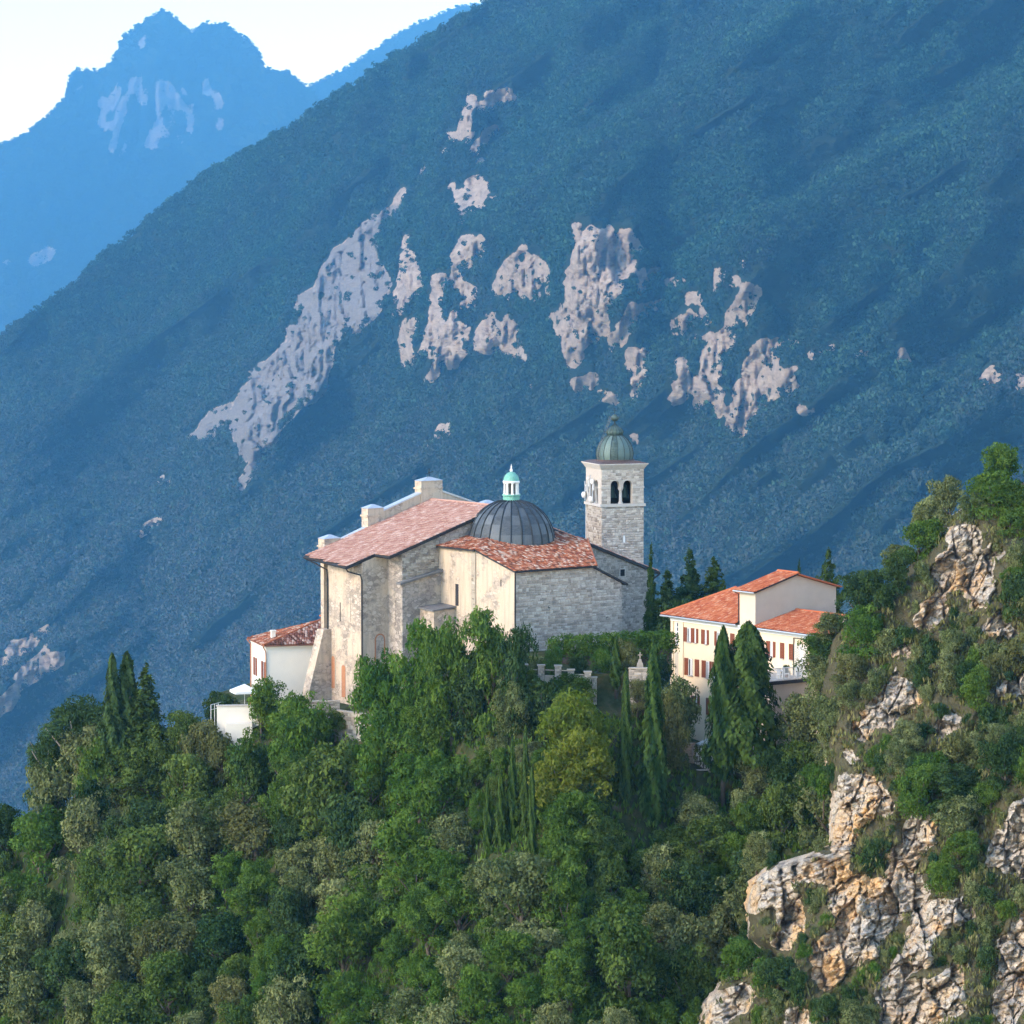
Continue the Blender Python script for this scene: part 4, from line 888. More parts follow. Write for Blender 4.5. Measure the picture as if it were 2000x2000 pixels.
MB().lathe([(.06,8.15),(.06,8.4),(.2,8.46),(.38,8.62),(.42,8.78),(.36,8.95),(.2,9.1),(.05,9.17),(.02,9.2),(.02,9.75)], 16, TC).build('ball_finial', M['copper'], odome, True)
MB().box(TC[0]-.16,TC[0]+.16,TC[1]-.015,TC[1]+.015,9.5,9.55).build('cross_arm', M['iron'], odome)
ang = math.pi+.25
lad = MB(); lp_ = [(2.0,4.4),(2.06,5.0),(2.0,5.6),(1.8,6.2),(1.5,6.8),(1.1,7.6),(.75,8.4),(.55,8.95)]
for s_ in (-.17,.17): lad.tube([(TC[0]+r*math.cos(ang)-s_*math.sin(ang), TC[1]+r*math.sin(ang)+s_*math.cos(ang), z) for r,z in lp_], 0.016, 4)
ls = rspline(lp_, 3)
for r,z in ls: lad.tube([(TC[0]+r*math.cos(ang)+.17*math.sin(ang), TC[1]+r*math.sin(ang)-.17*math.cos(ang), z),(TC[0]+r*math.cos(ang)-.17*math.sin(ang), TC[1]+r*math.sin(ang)+.17*math.cos(ang), z)], .012, 4)
lad.build('ladder', M['slate'], odome)
dish = MB().lathe([(.0,.10),(.2,.07),(.33,.0),(.33,-.16),(.0,-.2)], 16).mesh('antenna_dish', M['curtain'], True)
for i, (yy, zz, sc_, xx) in enumerate(((2.05,2.25,.85,-.30),(2.35,.42,1.0,-.34),(4.5,.75,1.0,-.34),(3.3,2.5,.5,-.3))):
    o = link('antenna_dish', dish, tower, loc=(xx,yy,zz), rot=(0,-math.pi/2,.3), scale=(sc_,sc_,sc_))
for yy, z0, z1 in ((2.0,.2,2.6),(2.7,.1,2.9),(3.4,.6,2.9),(4.3,.2,2.2)): MB().tube([(-.22,yy,z0),(-.22,yy,z1)], .05, 5).tube([(-.22,yy,(z0+z1)/2),(.1,yy,(z0+z1)/2)], .04, 4).build('antenna_mast', M['zinc'], tower)
for yy, z0 in ((1.6,1.4),(2.9,1.7),(3.7,1.2)): MB().box(-.34,-.22,yy-.08,yy+.08,z0,z0+.7).build('antenna_panel', M['curtain'], tower)
MB().tube([(-.08,4.4,0),(-.08,4.42,-10)], .03, 4).build('cable', M['white'], tower)
# ------------------------------------------------------------------ the white house at the left
L0 = at(460+275/4.6, 1000+1195/4.6, 411.)
wh = tag(empty('house', L0, math.radians(16)), 'small white house with brown hipped tile roof left of the church', 'house')
MB().box(0,12,0,7.0,-9,0).build('wall', M['whitewash'], wh)
for pts, u_, v_, org, poly in (
    ([(-.35,-.35,-.02),(12.2,-.35,-.02),(12.2,3.55,1.98),(6.5,3.55,1.98)], (1,0,0), (0,3.9,2.0), (0,-.35,-.02), None),
    ([(-.35,7.35,-.02),(-.35,-.35,-.02),(6.5,3.55,1.98)], (0,-1,0), (6.85,0,2.0), (-.35,0,-.02), None),
    ([(12.2,7.35,-.02),(-.35,7.35,-.02),(6.5,3.55,1.98),(12.2,3.55,1.98)], None, None, None, None)):
    rf = MB().slab(pts, .12).build('roof', M['tile_brown'], wh)
    if u_:
        vv = Vector(v_).normalized(); uu = Vector(u_); pg = [((Vector(p)-Vector(org)).dot(uu), (Vector(p)-Vector(org)).dot(vv)) for p in pts]
        tiles(rf, M['tile_brown'] if u_[0] else M['tile_old'], Vector(org)+Vector((0,0,.01)), uu, vv, pg, .26, .40, 31, .02)  # redder tiles on the left slope put its sunlit tone into the colour
MB().tube([(-.35,-.35,.06),(6.5,3.55,2.06)], .11, 7).build('ridge_tile', M['tile_old'], wh); MB().tube([(6.5,3.55,2.06),(12.2,3.55,2.06)], .11, 7).build('ridge_tile', M['tile_old'], wh)
MB().box(-.06,12,-.06,0,-.42,-.08).box(-.06,0,-.06,7.05,-.42,-.08).build('cornice', M['whitewash'], wh)
ch = MB().box(1.0,1.4,1.9,2.4,.2,1.15).box(.93,1.47,1.83,2.47,1.15,1.25).build('chimney', M['whitewash'], wh)
for (y0,y1) in ((.25,.85),(1.5,2.1),(4.2,4.8),(5.2,5.8)):
    MB().box(-.07,0,y0,y1,-3.6,-1.8).build('shutter', M['shutter'], wh)
for (y0,y1) in ((.85,1.5),(4.8,5.2)): 
    wi = MB().box(-.02,.02,y0,y1,-3.6,-1.8).build('window', M['glass'], wh); MB().box(-.04,0,(y0+y1)/2-.03,(y0+y1)/2+.03,-3.6,-1.8).build('frame', M['white'], wi)
for pts in ([(-.4,-.4,-.12),(-.1,-.12,-.6),(-.06,-.08,-.8),(-.06,-.08,-9)], [(-.4,7.3,-.12),(-.08,6.9,-.6),(-.08,6.9,-9)]): MB().tube(pts, .06, 6).build('rain_pipe', M['brick'], wh)
hb2 = tag(empty('cottage', at(645,1203,436.), math.radians(16)), 'roof corner of a cottage peeping out behind the church wall', 'house')
MB().box(.2,8,0,4,-9,-.3).build('wall', M['whitewash'], hb2); MB().slab([(-.2,-.3,-.3),(8.2,-.3,-.3),(8.2,2,.9),(2.0,2,.9)], .12).slab([(-.2,4.3,-.3),(-.2,-.3,-.3),(2.0,2,.9)], .12).build('roof', M['tile_old'], hb2)

# ------------------------------------------------------------------ the yellow house at the right
H0 = at(1270+945/4.6, 1060+750/4.6, 388.)
yh = tag(empty('house', H0, math.radians(36)), 'long yellow house with red tile roofs and brown shutters beside the church', 'house')
HB = -14.0
MB().box(0,10,-14,12.85,HB,-.05).build('wall', M['yellow'], yh)
MB().prism([(.003,-.05),(10,-.05),(10,3.2),(5,4.58),(.003,3.2)], 'y', 0, 2.35).build('gable_wall', M['beige'], yh)
MB().box(-.012,.02,.0,2.35,-.1,3.18).build('wall', M['beige'], yh)
MB().box(-.12,.02,-14,12.9,-.50,-.08).box(-.22,.02,-14,12.95,-.24,-.08).build('cornice', M['white'], yh)
# roofs
def roof_plane(pts, mat, u, v, seed, w=.22, l=.36, t=.14):
    org = Vector(pts[0]); rf = MB().slab(pts, t).build('roof', M['fascia'], yh)
    uu, vv = Vector(u).normalized(), Vector(v).normalized()
    tiles(rf, mat, org+Vector((0,0,.006)), uu, vv, [((Vector(p)-org).dot(uu), (Vector(p)-org).dot(vv)) for p in pts], w, l, seed, .012); return rf
roof_plane([(-.5,2.45,.02),(-.5,13.9,.02),(5,9.0,2.72),(5,2.45,2.72)], M['tile_red'], (0,1,0), (5.5,0,2.7), 41)
MB().slab([(-.5,13.9,.02),(10.5,13.9,.02),(5,9,2.72)], .14).slab([(10.5,2.45,.02),(10.5,13.9,.02),(5,9.0,2.72),(5,2.45,2.72)], .14).build('roof', M['tile_red'], yh)
roof_plane([(-.5,-.02,-.05),(5,-.02,1.25),(5,-14.3,1.25),(-.5,-14.3,-.05)], M['tile_red'], (0,-1,0), (5.5,0,1.30), 42)
MB().slab([(10.5,-.02,-.05),(5,-.02,1.25),(5,-14.3,1.25),(10.5,-14.3,-.05)], .14).build('roof', M['tile_red'], yh)
roof_plane([(-.45,-.35,3.26),(-.45,2.75,3.26),(5,2.75,4.78),(5,-.35,4.78)], M['tile_red'], (0,1,0), (5.45,0,1.52), 43)
MB().slab([(10.5,-.35,3.26),(10.5,2.75,3.26),(5,2.75,4.78),(5,-.35,4.78)], .14).build('roof', M['tile_red'], yh)
MB().tube([(5,-.35,4.84),(5,2.75,4.84)], .12, 7).build('ridge_tile', M['tile_red'], yh); MB().tube([(5,-.0,1.31),(5,-14.3,1.31)], .12, 7).build('ridge_tile', M['tile_red'], yh); MB().tube([(-.5,13.9,.08),(5,9.0,2.78)], .12, 7).build('ridge_tile', M['tile_red'], yh)
MB().tube([(-.58,2.3,-.06),(-.58,13.9,-.06)], .08, 7).tube([(-.58,0,-.13),(-.58,-14.3,-.13)], .08, 7).tube([(-.52,-.35,3.2),(-.52,2.75,3.2)], .07, 7).build('gutter', M['zinc'], yh)
for pts in ([(-.5,2.7,3.15),(-.1,2.42,2.9),(-.08,2.42,.2)], [(-.1,-7.8,-.6),(-.1,-5.75,-.62),(-.1,-5.75,-4.2)]): MB().tube(pts, .055, 6).build('rain_pipe', M['fascia'], yh)
MB().box(-.35,.02,-14,-7.6,-.75,-.2).build('roof_box', M['zinc'], yh)
# end bay with its tall slotted light
MB().box(-.10,.0,12.45,12.85,HB,-.5).box(-.10,.0,10.9,11.45,HB,-.5).box(-.05,0,11.45,12.45,-3.2,-2.95).build('end_bay', M['yellow'], yh)
sw_ = MB().box(-.012,.01,11.7,12.2,-2.9,-.6).build('window', M['curtain'], yh)
for k in range(5): MB().box(-.03,.0,11.78,11.92,-2.75+k*.44,-2.45+k*.44).build('pane', M['glass'], sw_)
MB().box(-.012,.01,11.75,12.3,-9,-3.5).build('recess', M['beige'], yh)
shm = MB()
shm.box(0,.05,0,1,0,1)
def shutter(par, y0, y1, z0, z1, ang=0.0):
    b = MB(); b.box(-.06,-.01,0,1,0,1)
    nsl = 9
    for k in range(nsl): b.box(-.075,-.06,.12,.88,.06+k*.1,.06+k*.1+.06)
    o = b.build('shutter', M['shutter'], par); o.location = (0,y0,z0); o.scale = (1,y1-y0,z1-z0); o.rotation_euler = (0,0,ang); return o
def window(y0, y1, z0, z1, sh=()):
    w = MB().box(-.02,.01,y0,y1,z0,z1).build('window', M['glass'], yh)
    MB().box(-.045,-.02,y0,y0+.07,z0,z1).box(-.045,-.02,y1-.07,y1,z0,z1).box(-.045,-.02,y0,y1,z1-.07,z1).box(-.045,-.02,(y0+y1)/2-.03,(y0+y1)/2+.03,z0,z1).build('frame', M['white'], w)
    MB().box(-.026,-.02,y0+.05,(y0*.55+y1*.45),z0+.05,z1-.05).build('curtain', M['curtain'], w)
    MB().box(-.14,0,y0-.08,y1+.08,z0-.09,z0-.01).build('sill', M['trim'], w)
    for (a_, b_) in sh: shutter(w, a_, b_, z0-.02, z1+.02)
    return w
A1, A0 = -1.0, -2.36; B1, B0 = -3.98, -5.6; C1, C0 = -7.55, -9.15
window(9.78,10.34,A0,A1,[(10.36,10.94)]); window(8.97,9.18,A0,A1,[(9.22,9.76),(8.64,8.95)]); window(7.32,7.58,A0,A1,[(7.6,8.17),(7.0,7.3)]); window(5.2,5.75,A0,A1,[(5.78,6.14),(4.8,5.18)]); window(3.25,3.60,A0,A1,[(3.42,3.74),(3.10,3.41)])
window(9.5,10.12,B0,B1,[(10.14,10.75),(8.5,9.14)]); window(6.9,7.4,B0,B1,[(7.42,8.07),(6.6,6.88)]); window(5.3,5.9,B0,B1,[(5.95,6.5),(4.7,5.28)]); window(3.2,3.8,B0,B1,[(3.82,4.4),(2.6,3.18)])
window(8.75,9.1,C0,C1,[(9.12,9.7),(8.38,8.73)]); window(6.3,6.75,C0,C1,[(6.77,7.38),(5.7,6.28)])
A1, A0 = -1.25, -2.7
window(-2.62,-2.26,A0,A1,[(-2.24,-1.66),(-3.0,-2.64)]); window(-4.2,-3.8,A0,A1,[(-3.98,-3.70),(-4.3,-4.0)]); window(-5.5,-5.1,A0,A1,[(-5.28,-5.0),(-5.6,-5.3)])
window(-9.7,-9.1,-4.3,-2.1)
# lattice doorway onto the balcony
ld = MB().box(-.06,.0,-7.75,-5.85,-4.15,-1.15).build('door', M['whitewash'], yh)
MB().box(-.07,-.05,-7.05,-6.62,-4.1,-1.4).build('pane', M['curtain'], ld)
for (y0,y1) in ((-6.6,-5.95),(-7.7,-7.1)):
    b = MB()
    for k in range(13): b.tube([(-.09,y0,-4.1+k*.22),(-.09,y1,-4.1+k*.22+.3)], .02, 4).tube([(-.09,y1,-4.1+k*.22),(-.09,y0,-4.1+k*.22+.3)], .02, 4)
    b.build('lattice', M['trim'], ld)
# balcony block in front of the facade
bal = MB().box(-4.95,.0,-8.11,-2.5,HB,-4.5).build('lower_block', M['pinkish'], yh)
MB().box(-5.15,.0,-8.3,-2.4,-4.5,-4.18).build('balcony_slab', M['fascia'], yh); MB().box(-5.05,-.1,-8.2,-2.4,-4.18,-4.13).build('balcony_floor', M['trim'], yh)
rl = MB().tube([(-5.0,-8.15,-3.0),(-.05,-8.15,-3.0)], .045, 5).tube([(-5.0,-8.15,-3.0),(-5.0,-2.5,-3.0)], .045, 5).tube([(-5.0,-8.15,-4.02),(-.05,-8.15,-4.02)], .03, 4).tube([(-5.0,-8.15,-4.02),(-5.0,-2.5,-4.02)], .03, 4).build('railing', M['white'], yh)
bb = MB()
for k in range(38): bb.box(-4.95+k*.13,-4.92+k*.13,-8.165,-8.135,-4.02,-3.0)
for k in range(42): bb.box(-5.015,-4.985,-8.1+k*.13,-8.07+k*.13,-4.02,-3.0)
tag(bb.build('baluster', M['white'], rl), kind='stuff')
for x in (-5.0,-3.35,-1.7,-.06): MB().box(x-.05,x+.05,-8.2,-8.1,-4.15,-2.9).build('post', M['white'], rl)
# ------------------------------------------------------------------ small things about the house, garden and terraces
def hloc(x, y, z): 
    c, s_ = math.cos(math.radians(36)), math.sin(math.radians(36)); return (H0[0]+x*c-y*s_, H0[1]+x*s_+y*c, H0[2]+z)
def chair(loc, rz_, label, mat='white', group=None):
    r = empty('chair', loc, rz_); m_ = M[mat]
    MB().box(-.22,.22,-.22,.22,.42,.47).build('seat', m_, r)
    b = MB().box(-.22,.22,.19,.22,.80,.92)
    for k in range(5): b.box(-.20+k*.09,-.16+k*.09,.19,.215,.47,.80)
    b.build('backrest', m_, r)
    lm = MB().tube([(0,0,0),(0,0,.43)], .025, 5).mesh('leg', m_)
    for x in (-.19,.19):
        for y in (-.19,.19): link('leg', lm, r, loc=(x,y,0))
    return tag(r, label, 'chair', group)
def table(loc, label, mat, rad=.45):
    r = empty('table', loc); MB().lathe([(0,.70),(rad,.70),(rad,.74),(0,.74)], 14).build('table_top', M[mat], r)
    MB().lathe([(.25,0),(.25,.03),(.04,.05),(.04,.7)], 10).build('leg', M[mat], r); return tag(r, label, 'table')
chair(hloc(-3.1,-7.4,-4.13), math.radians(36), 'white chair on the balcony behind the middle railing post', 'white')
chair(hloc(-2.2,-7.3,-4.13), math.radians(80), 'white chair on the balcony nearest the potted plant', 'white')
chair(hloc(-4.5,-6.6,-4.13), math.radians(10), 'white chair at the far left end of the balcony', 'white')
table(hloc(-2.7,-6.8,-4.13), 'small round white table between the balcony chairs', 'white')
pp = tag(empty('potted_plant', hloc(-1.6,-6.4,-4.13)), 'dark green potted shrub on the balcony by the lattice door', 'plant')
MB().lathe([(0,0),(.2,0),(.28,.4),(.24,.4)], 12).build('pot', M['brick'], pp); o = paint(link('foliage', leafed('shrub',0,'dark'), pp, loc=(0,0,.2), scale=(.32,.32,.62)), 'dark')
# street lamp in front of the yellow house
lmp = tag(empty('street_lamp', at(1397,1520,379.)), 'grey disc street lamp before the yellow house', 'lamp')
MB().tube([(0,0,-2),(0,0,9.0),(-.1,0,9.35)], [.07,.05,.04], 7).build('post', M['zinc'], lmp); MB().lathe([(0,9.5),(.35,9.42),(.42,9.3),(.2,9.2),(0,9.2)], 14, (-.25,0)).build('lamp_head', M['zinc'], lmp)
# garden terrace: low wall with pillars
def wall_between(p, q, h, th, mat, name='garden_wall'):
    p, q = Vector(p), Vector(q); d = q-p; r = empty(name, p, math.atan2(d.y, d.x)); ln = math.hypot(d.x, d.y)
    return r, ln
gl = [(1024,1312),(1057,1313),(1090,1314),(1115,1322),(1148,1326)]
gp = [Vector(at(x, y, 380.5-.6*i)) for i, (x,y) in enumerate(gl)]
gw = tag(empty('garden_wall', gp[0]), 'low pale stone garden wall with square pillars below the church', 'wall')
for i, p in enumerate(gp):
    l_ = p-gp[0]; pi_ = MB().box(-.30,.30,-.30,.30,-1.2,.62).build('pillar', M['mortar_warm'], gw, loc=l_)
    stone_facing(pi_, M['stone_dark'], (-.30,-.30,0), (1,0,0), (0,0,1), (0,-1,0), [(0,-1),(.6,-1),(.6,.60),(0,.60)], .3, .2, .04, seed=50+i)
    MB().box(-.38,.38,-.38,.38,.62,.72).build('capstone', M['mortar_warm'], pi_)
for i in range(4):
    a, b = gp[i]-gp[0], gp[i+1]-gp[0]; d = b-a; o = MB().box(.4,d.length-.4,-.07,.07,.20,.28).build('rail', M['mortar_warm'], gw, loc=a); o.rotation_euler = (0,0,math.atan2(d.y,d.x))
    o = MB().box(.4,d.length-.4,-.15,.15,-1.4,-.25).build('plinth', M['mortar_warm'], gw, loc=a); o.rotation_euler = (0,0,math.atan2(d.y,d.x))
def stone_wall(px0, px1, py0, py1, d0, d1, label, mat='stone_warm', seed=60, th=.6, w=.38, h=.24, back='mortar_warm'):
    p = Vector(at(px0, py1, d0)); q = Vector(at(px1, py1, d1)); dd = q-p; r = tag(empty('retaining_wall', p, math.atan2(dd.y, dd.x)), label, 'wall')
    ln = math.hypot(dd.x, dd.y); H = (py1-py0)*d0/FPX
    MB().box(0,ln,0,th,-1.5,H).build('core', M[back], r); stone_facing(r, M[mat], (0,0,0), (1,0,0), (0,0,1), (0,-1,0), [(0,-1.5),(ln,-1.5),(ln,H),(0,H)], w, h, .06, seed=seed)
    MB().box(-.05,ln+.05,-.08,th+.05,H,H+.10).build('coping', M['mortar_warm'], r); return r
stone_wall(1105,1165,1324,1345,378.6,378.4, 'pinkish stone retaining wall under the garden pillars', seed=61)
stone_wall(1228,1268,1306,1345,378.8,378.4, 'stone retaining wall between the two tall cypresses', 'stone_dark', seed=62)
stone_wall(560,664,1372,1402,400.2,400.8, 'rough stone wall at the foot of the church wing', seed=63)
stone_wall(652,760,1388,1470,398.0,392.0, 'pale rocky retaining wall below the church wing', seed=64, w=.55, h=.35)
stone_wall(1318,1352,1452,1492,380.4,379.6, 'dark layered stone wall beside the courtyard', 'stone_dark', 65, w=.6, h=.14, back='mortar')
# garden terrace behind the retaining walls
TZ = float(at(1100,1316,381.)[2])
tg = [at(985,1312,382.), at(1284,1312,380.)]
tag(MB().slab([(tg[0][0],tg[0][1],TZ),(tg[1][0],tg[1][1],TZ),(tg[1][0]-.3,tg[1][1]+12,TZ),(tg[0][0],tg[0][1]+17,TZ)], 5.0).build('garden_terrace', M['soil']), kind='structure')
# paved courtyard
cp = [at(1300,1470,383.), at(1420,1470,381.), at(1420,1512,377.0), at(1300,1512,377.6)]
tag(MB().slab([Vector(p) for p in cp], .4).build('courtyard', M['trim']), kind='structure')
# white garden pavilion with chairs and tables in the courtyard
pv_ = tag(empty('pavilion', at(1382,1490,379.2), .2), 'white metal garden pavilion in the courtyard below the yellow house', 'pavilion')
for x in (-.75,.75):
    for y in (-.6,.6): MB().box(x-.05,x+.05,y-.05,y+.05,-.2,1.75).build('post', M['white'], pv_)
MB().frustum(0,0,.9,.75,1.75,.1,.1,2.25).build('roof', M['white'], pv_)
for k in range(7): MB().box(-.72+k*.22,-.64+k*.22,.57,.60,0,1.7).build('slat', M['white'], pv_)
for i, (x, y, rz_, mat, lb) in enumerate(((1362,1497,.5,'iron','dark metal chair left of the dark courtyard table'),(1386,1500,2.6,'iron','dark metal chair right of the dark courtyard table'),(1372,1490,1.2,'white','white chair just left of the white pavilion'))):
    chair(at(x,y,378.6), rz_, lb, mat)
table(at(1374,1502,378.0), 'dark round table in the paved courtyard', 'iron', .5)
bn = tag(empty('bench', at(1372,1513,377.4), .15), 'pale stone bench at the edge of the courtyard', 'bench')
MB().box(-.9,.9,-.2,.2,.40,.48).build('seat', M['trim'], bn)
for x in (-.7,.7): MB().box(x-.1,x+.1,-.16,.16,-.3,.40).build('leg', M['trim'], bn)
# small stone cross in the garden
sc = tag(empty('stone_cross', at(1250,1300,382.)), 'pale stone cross on a pedestal in the garden', 'statue')
MB().frustum(0,0,.34,.34,-.4,.26,.26,.25).frustum(0,0,.2,.2,.25,.12,.12,.6).build('pedestal', M['mortar_warm'], sc); MB().box(-.045,.045,-.04,.04,.6,1.25).box(-.2,.2,-.035,.035,.95,1.04).build('cross', M['mortar_warm'], sc)
# hedge on the terrace under the church wall
def hedge(x0, x1, n, py, d, h, w, label, leaf):
    c0 = Vector(at((x0+x1)/2, py, d)); c0.z = TZ; r = tag(empty('hedge', c0), label, 'hedge'); lob = []
    rng = random.Random(n)
    for k in range(n):
        p = Vector(at(x0+(x1-x0)*k/(n-1), py, d))-c0
        for _ in range(4): lob.append(((p.x+rng.uniform(-.3,.3), rng.uniform(-w,w), rng.uniform(.25,1.0)*h), rng.uniform(.45,.75)))
    o = link('foliage', lobed('hedge_leaves', lob, 330, (.15,.28), .6, .85, n), r); o.data.materials.append(L[leaf])
    MB().box(Vector(at(x0,py,d)).x-c0.x, Vector(at(x1,py,d)).x-c0.x, -.2,.2,-1,h*.5).build('stem_core', M['bark'], r); return r
hedge(1085,1190,14,1290,388.,2.6,.7,'clipped dark green hedge under the grey church wall','green')
hedge(1195,1312,15,1290,389.,2.9,.8,'bright green vine hedge between the church and the yellow house','green')
# left terrace: white wall, deck rail, parasol
tw = tag(empty('terrace_wall', at(424,1406,405.), .12), 'cream terrace wall in front of the parasol at the left', 'wall')
MB().box(0,4.1,0,.35,-2.5,1.35).build('wall', M['whitewash'], tw); MB().box(-.1,4.2,-.1,.45,1.35,1.45).build('coping', M['trim'], tw); MB().box(.8,3.4,-1.2,0,-2.5,-.25).build('lower_wall', M['whitewash'], tw)
rl2 = tag(empty('handrail', at(412,1400,405.5), 1.2), 'white metal handrail at the end of the terrace wall', 'railing')
MB().tube([(0,0,1.2),(2.6,0,1.2)], .035, 5).tube([(0,0,.7),(2.6,0,.7)], .025, 5).build('rail', M['white'], rl2)
for x in (0,.85,1.7,2.6): MB().tube([(x,0,-1),(x,0,1.2)], .03, 5).build('post', M['white'], rl2)
ps = tag(empty('parasol', at(478,1400,408.)), 'white square parasol on the terrace left of the white house', 'parasol')
MB().tube([(0,0,-1),(0,0,3.3)], .035, 6).build('pole', M['zinc'], ps)
cn = MB()
for k in range(4):
    a_, b_ = math.pi/4+k*math.pi/2+.3, math.pi/4+(k+1)*math.pi/2+.3; cn.add([(1.75*math.cos(a_),1.75*math.sin(a_),2.62),(1.75*math.cos(b_),1.75*math.sin(b_),2.62),(0,0,3.3)], [(0,1,2)]).add([(1.75*math.cos(a_),1.75*math.sin(a_),2.62),(1.75*math.cos(b_),1.75*math.sin(b_),2.62),(1.75*math.cos(b_),1.75*math.sin(b_),2.42),(1.75*math.cos(a_),1.75*math.sin(a_),2.42)], [(0,1,2,3)])
cn.build('canopy', M['white'], ps)
for k in range(4): a_ = math.pi/4+k*math.pi/2+.3; MB().tube([(0,0,2.7),(1.7*math.cos(a_),1.7*math.sin(a_),2.6)], .015, 4).build('rib', M['zinc'], ps)

# ------------------------------------------------------------------ single trees
def tree(name, shape, leaf, px, top, bot, wpx, d, label, cat='tree', group=None, **kw):
    if bot > float(edge(px)[0])+12: d = float(hill_point(np.array([px*1.]), np.array([bot*1.]))[0]@FV)+.2     # stands on the slope
    b = at(px, bot, d); k = d/FPX
    return plant(name, shape, leaf, b, wpx*k, (bot-top)*k, label, cat, group, **kw)
CY = 'columnar cypresses on the slope'
for (px, top, bot, w, d, lb, sh) in (
    (1222,1308,1575,34,374.5,'tall slim cypress left of the tallest cypress','cypress'),(1276,1248,1615,60,374.,'tallest cypress on the slope beside the yellow house','cypress'),
    (1203,1242,1345,24,379.,'short cypress standing in front of the hedge','cypress'),(952,1520,1665,20,369.,'leftmost of the slim cypresses low on the middle slope','cypress'),
    (978,1500,1660,25,370.,'stout slim cypress second from left on the middle slope','cypress'),(1001,1438,1640,24,371.,'slim cypress third from left on the middle slope','cypress'),
    (1026,1418,1640,23,372.,'slim cypress fourth from left on the middle slope','cypress'),(1039,1495,1740,24,366.,'lowest reaching slim cypress on the middle slope','cypress'),
    (1122,1505,1650,13,369.,'very thin cypress alone below the yellowish tree','cypress'),(940,1295,1430,17,377.,'thin cypress against the dark tree below the church','cypress'),
    (1412,1226,1520,80,373.5,'left of the two broad cypresses before the yellow house','fat_cypress'),(1461,1218,1505,150,374.,'broadest cypress before the balcony of the yellow house','fat_cypress'),
    (221,1278,1500,50,408.,'left spire of the cypress clump at far left','cypress'),(249,1276,1510,62,409.,'right spire of the cypress clump at far left','cypress'),(1190,1545,1620,14,372.,'tiny cypress at the foot of the tall slim one','cypress')):
    tree('cypress', sh, 'dark' if px < 300 else 'cypress', px, top, bot, w, d, lb, 'cypress', CY)
tree('cedar', 'conifer', 'cypress', 286, 1300, 1545, 150, 411., 'broad dark cedar right of the cypress spires at far left', 'tree')
tree('pine', 'pine', 'dark', 150, 1335, 1530, 165, 414., 'dark umbrella pine at the far left edge of the hill', 'tree')
tree('pine', 'pine', 'dark', 95, 1405, 1580, 105, 415., 'small dark pine leaning out at the far left', 'tree')
for (px, top, bot, w, d, shp, lf, lb) in (
    (1347,1072,1310,115,408.,'conifer','dark','tallest spruce behind the yellow house'),(1394,1092,1310,150,408.,'conifer','cypress','broad spruce right of the tallest one behind the yellow house'),
    (1303,1115,1300,120,406.,'conifer','dark','dark spruce between the church and the yellow house'),(1617,1072,1280,110,402.,'cedar','cypress','cedar top above the roof of the yellow house'),
    (1271,1062,1300,40,406.,'conifer','cypress','thin sparse spruce beside the grey church corner'),(1560,1095,1280,40,402.,'conifer','dark','small spruce tip left of the cedar behind the roof')):
    tree('spruce', shp, lf, px, top, bot, w, d, lb, 'tree', 'conifers behind the yellow house')
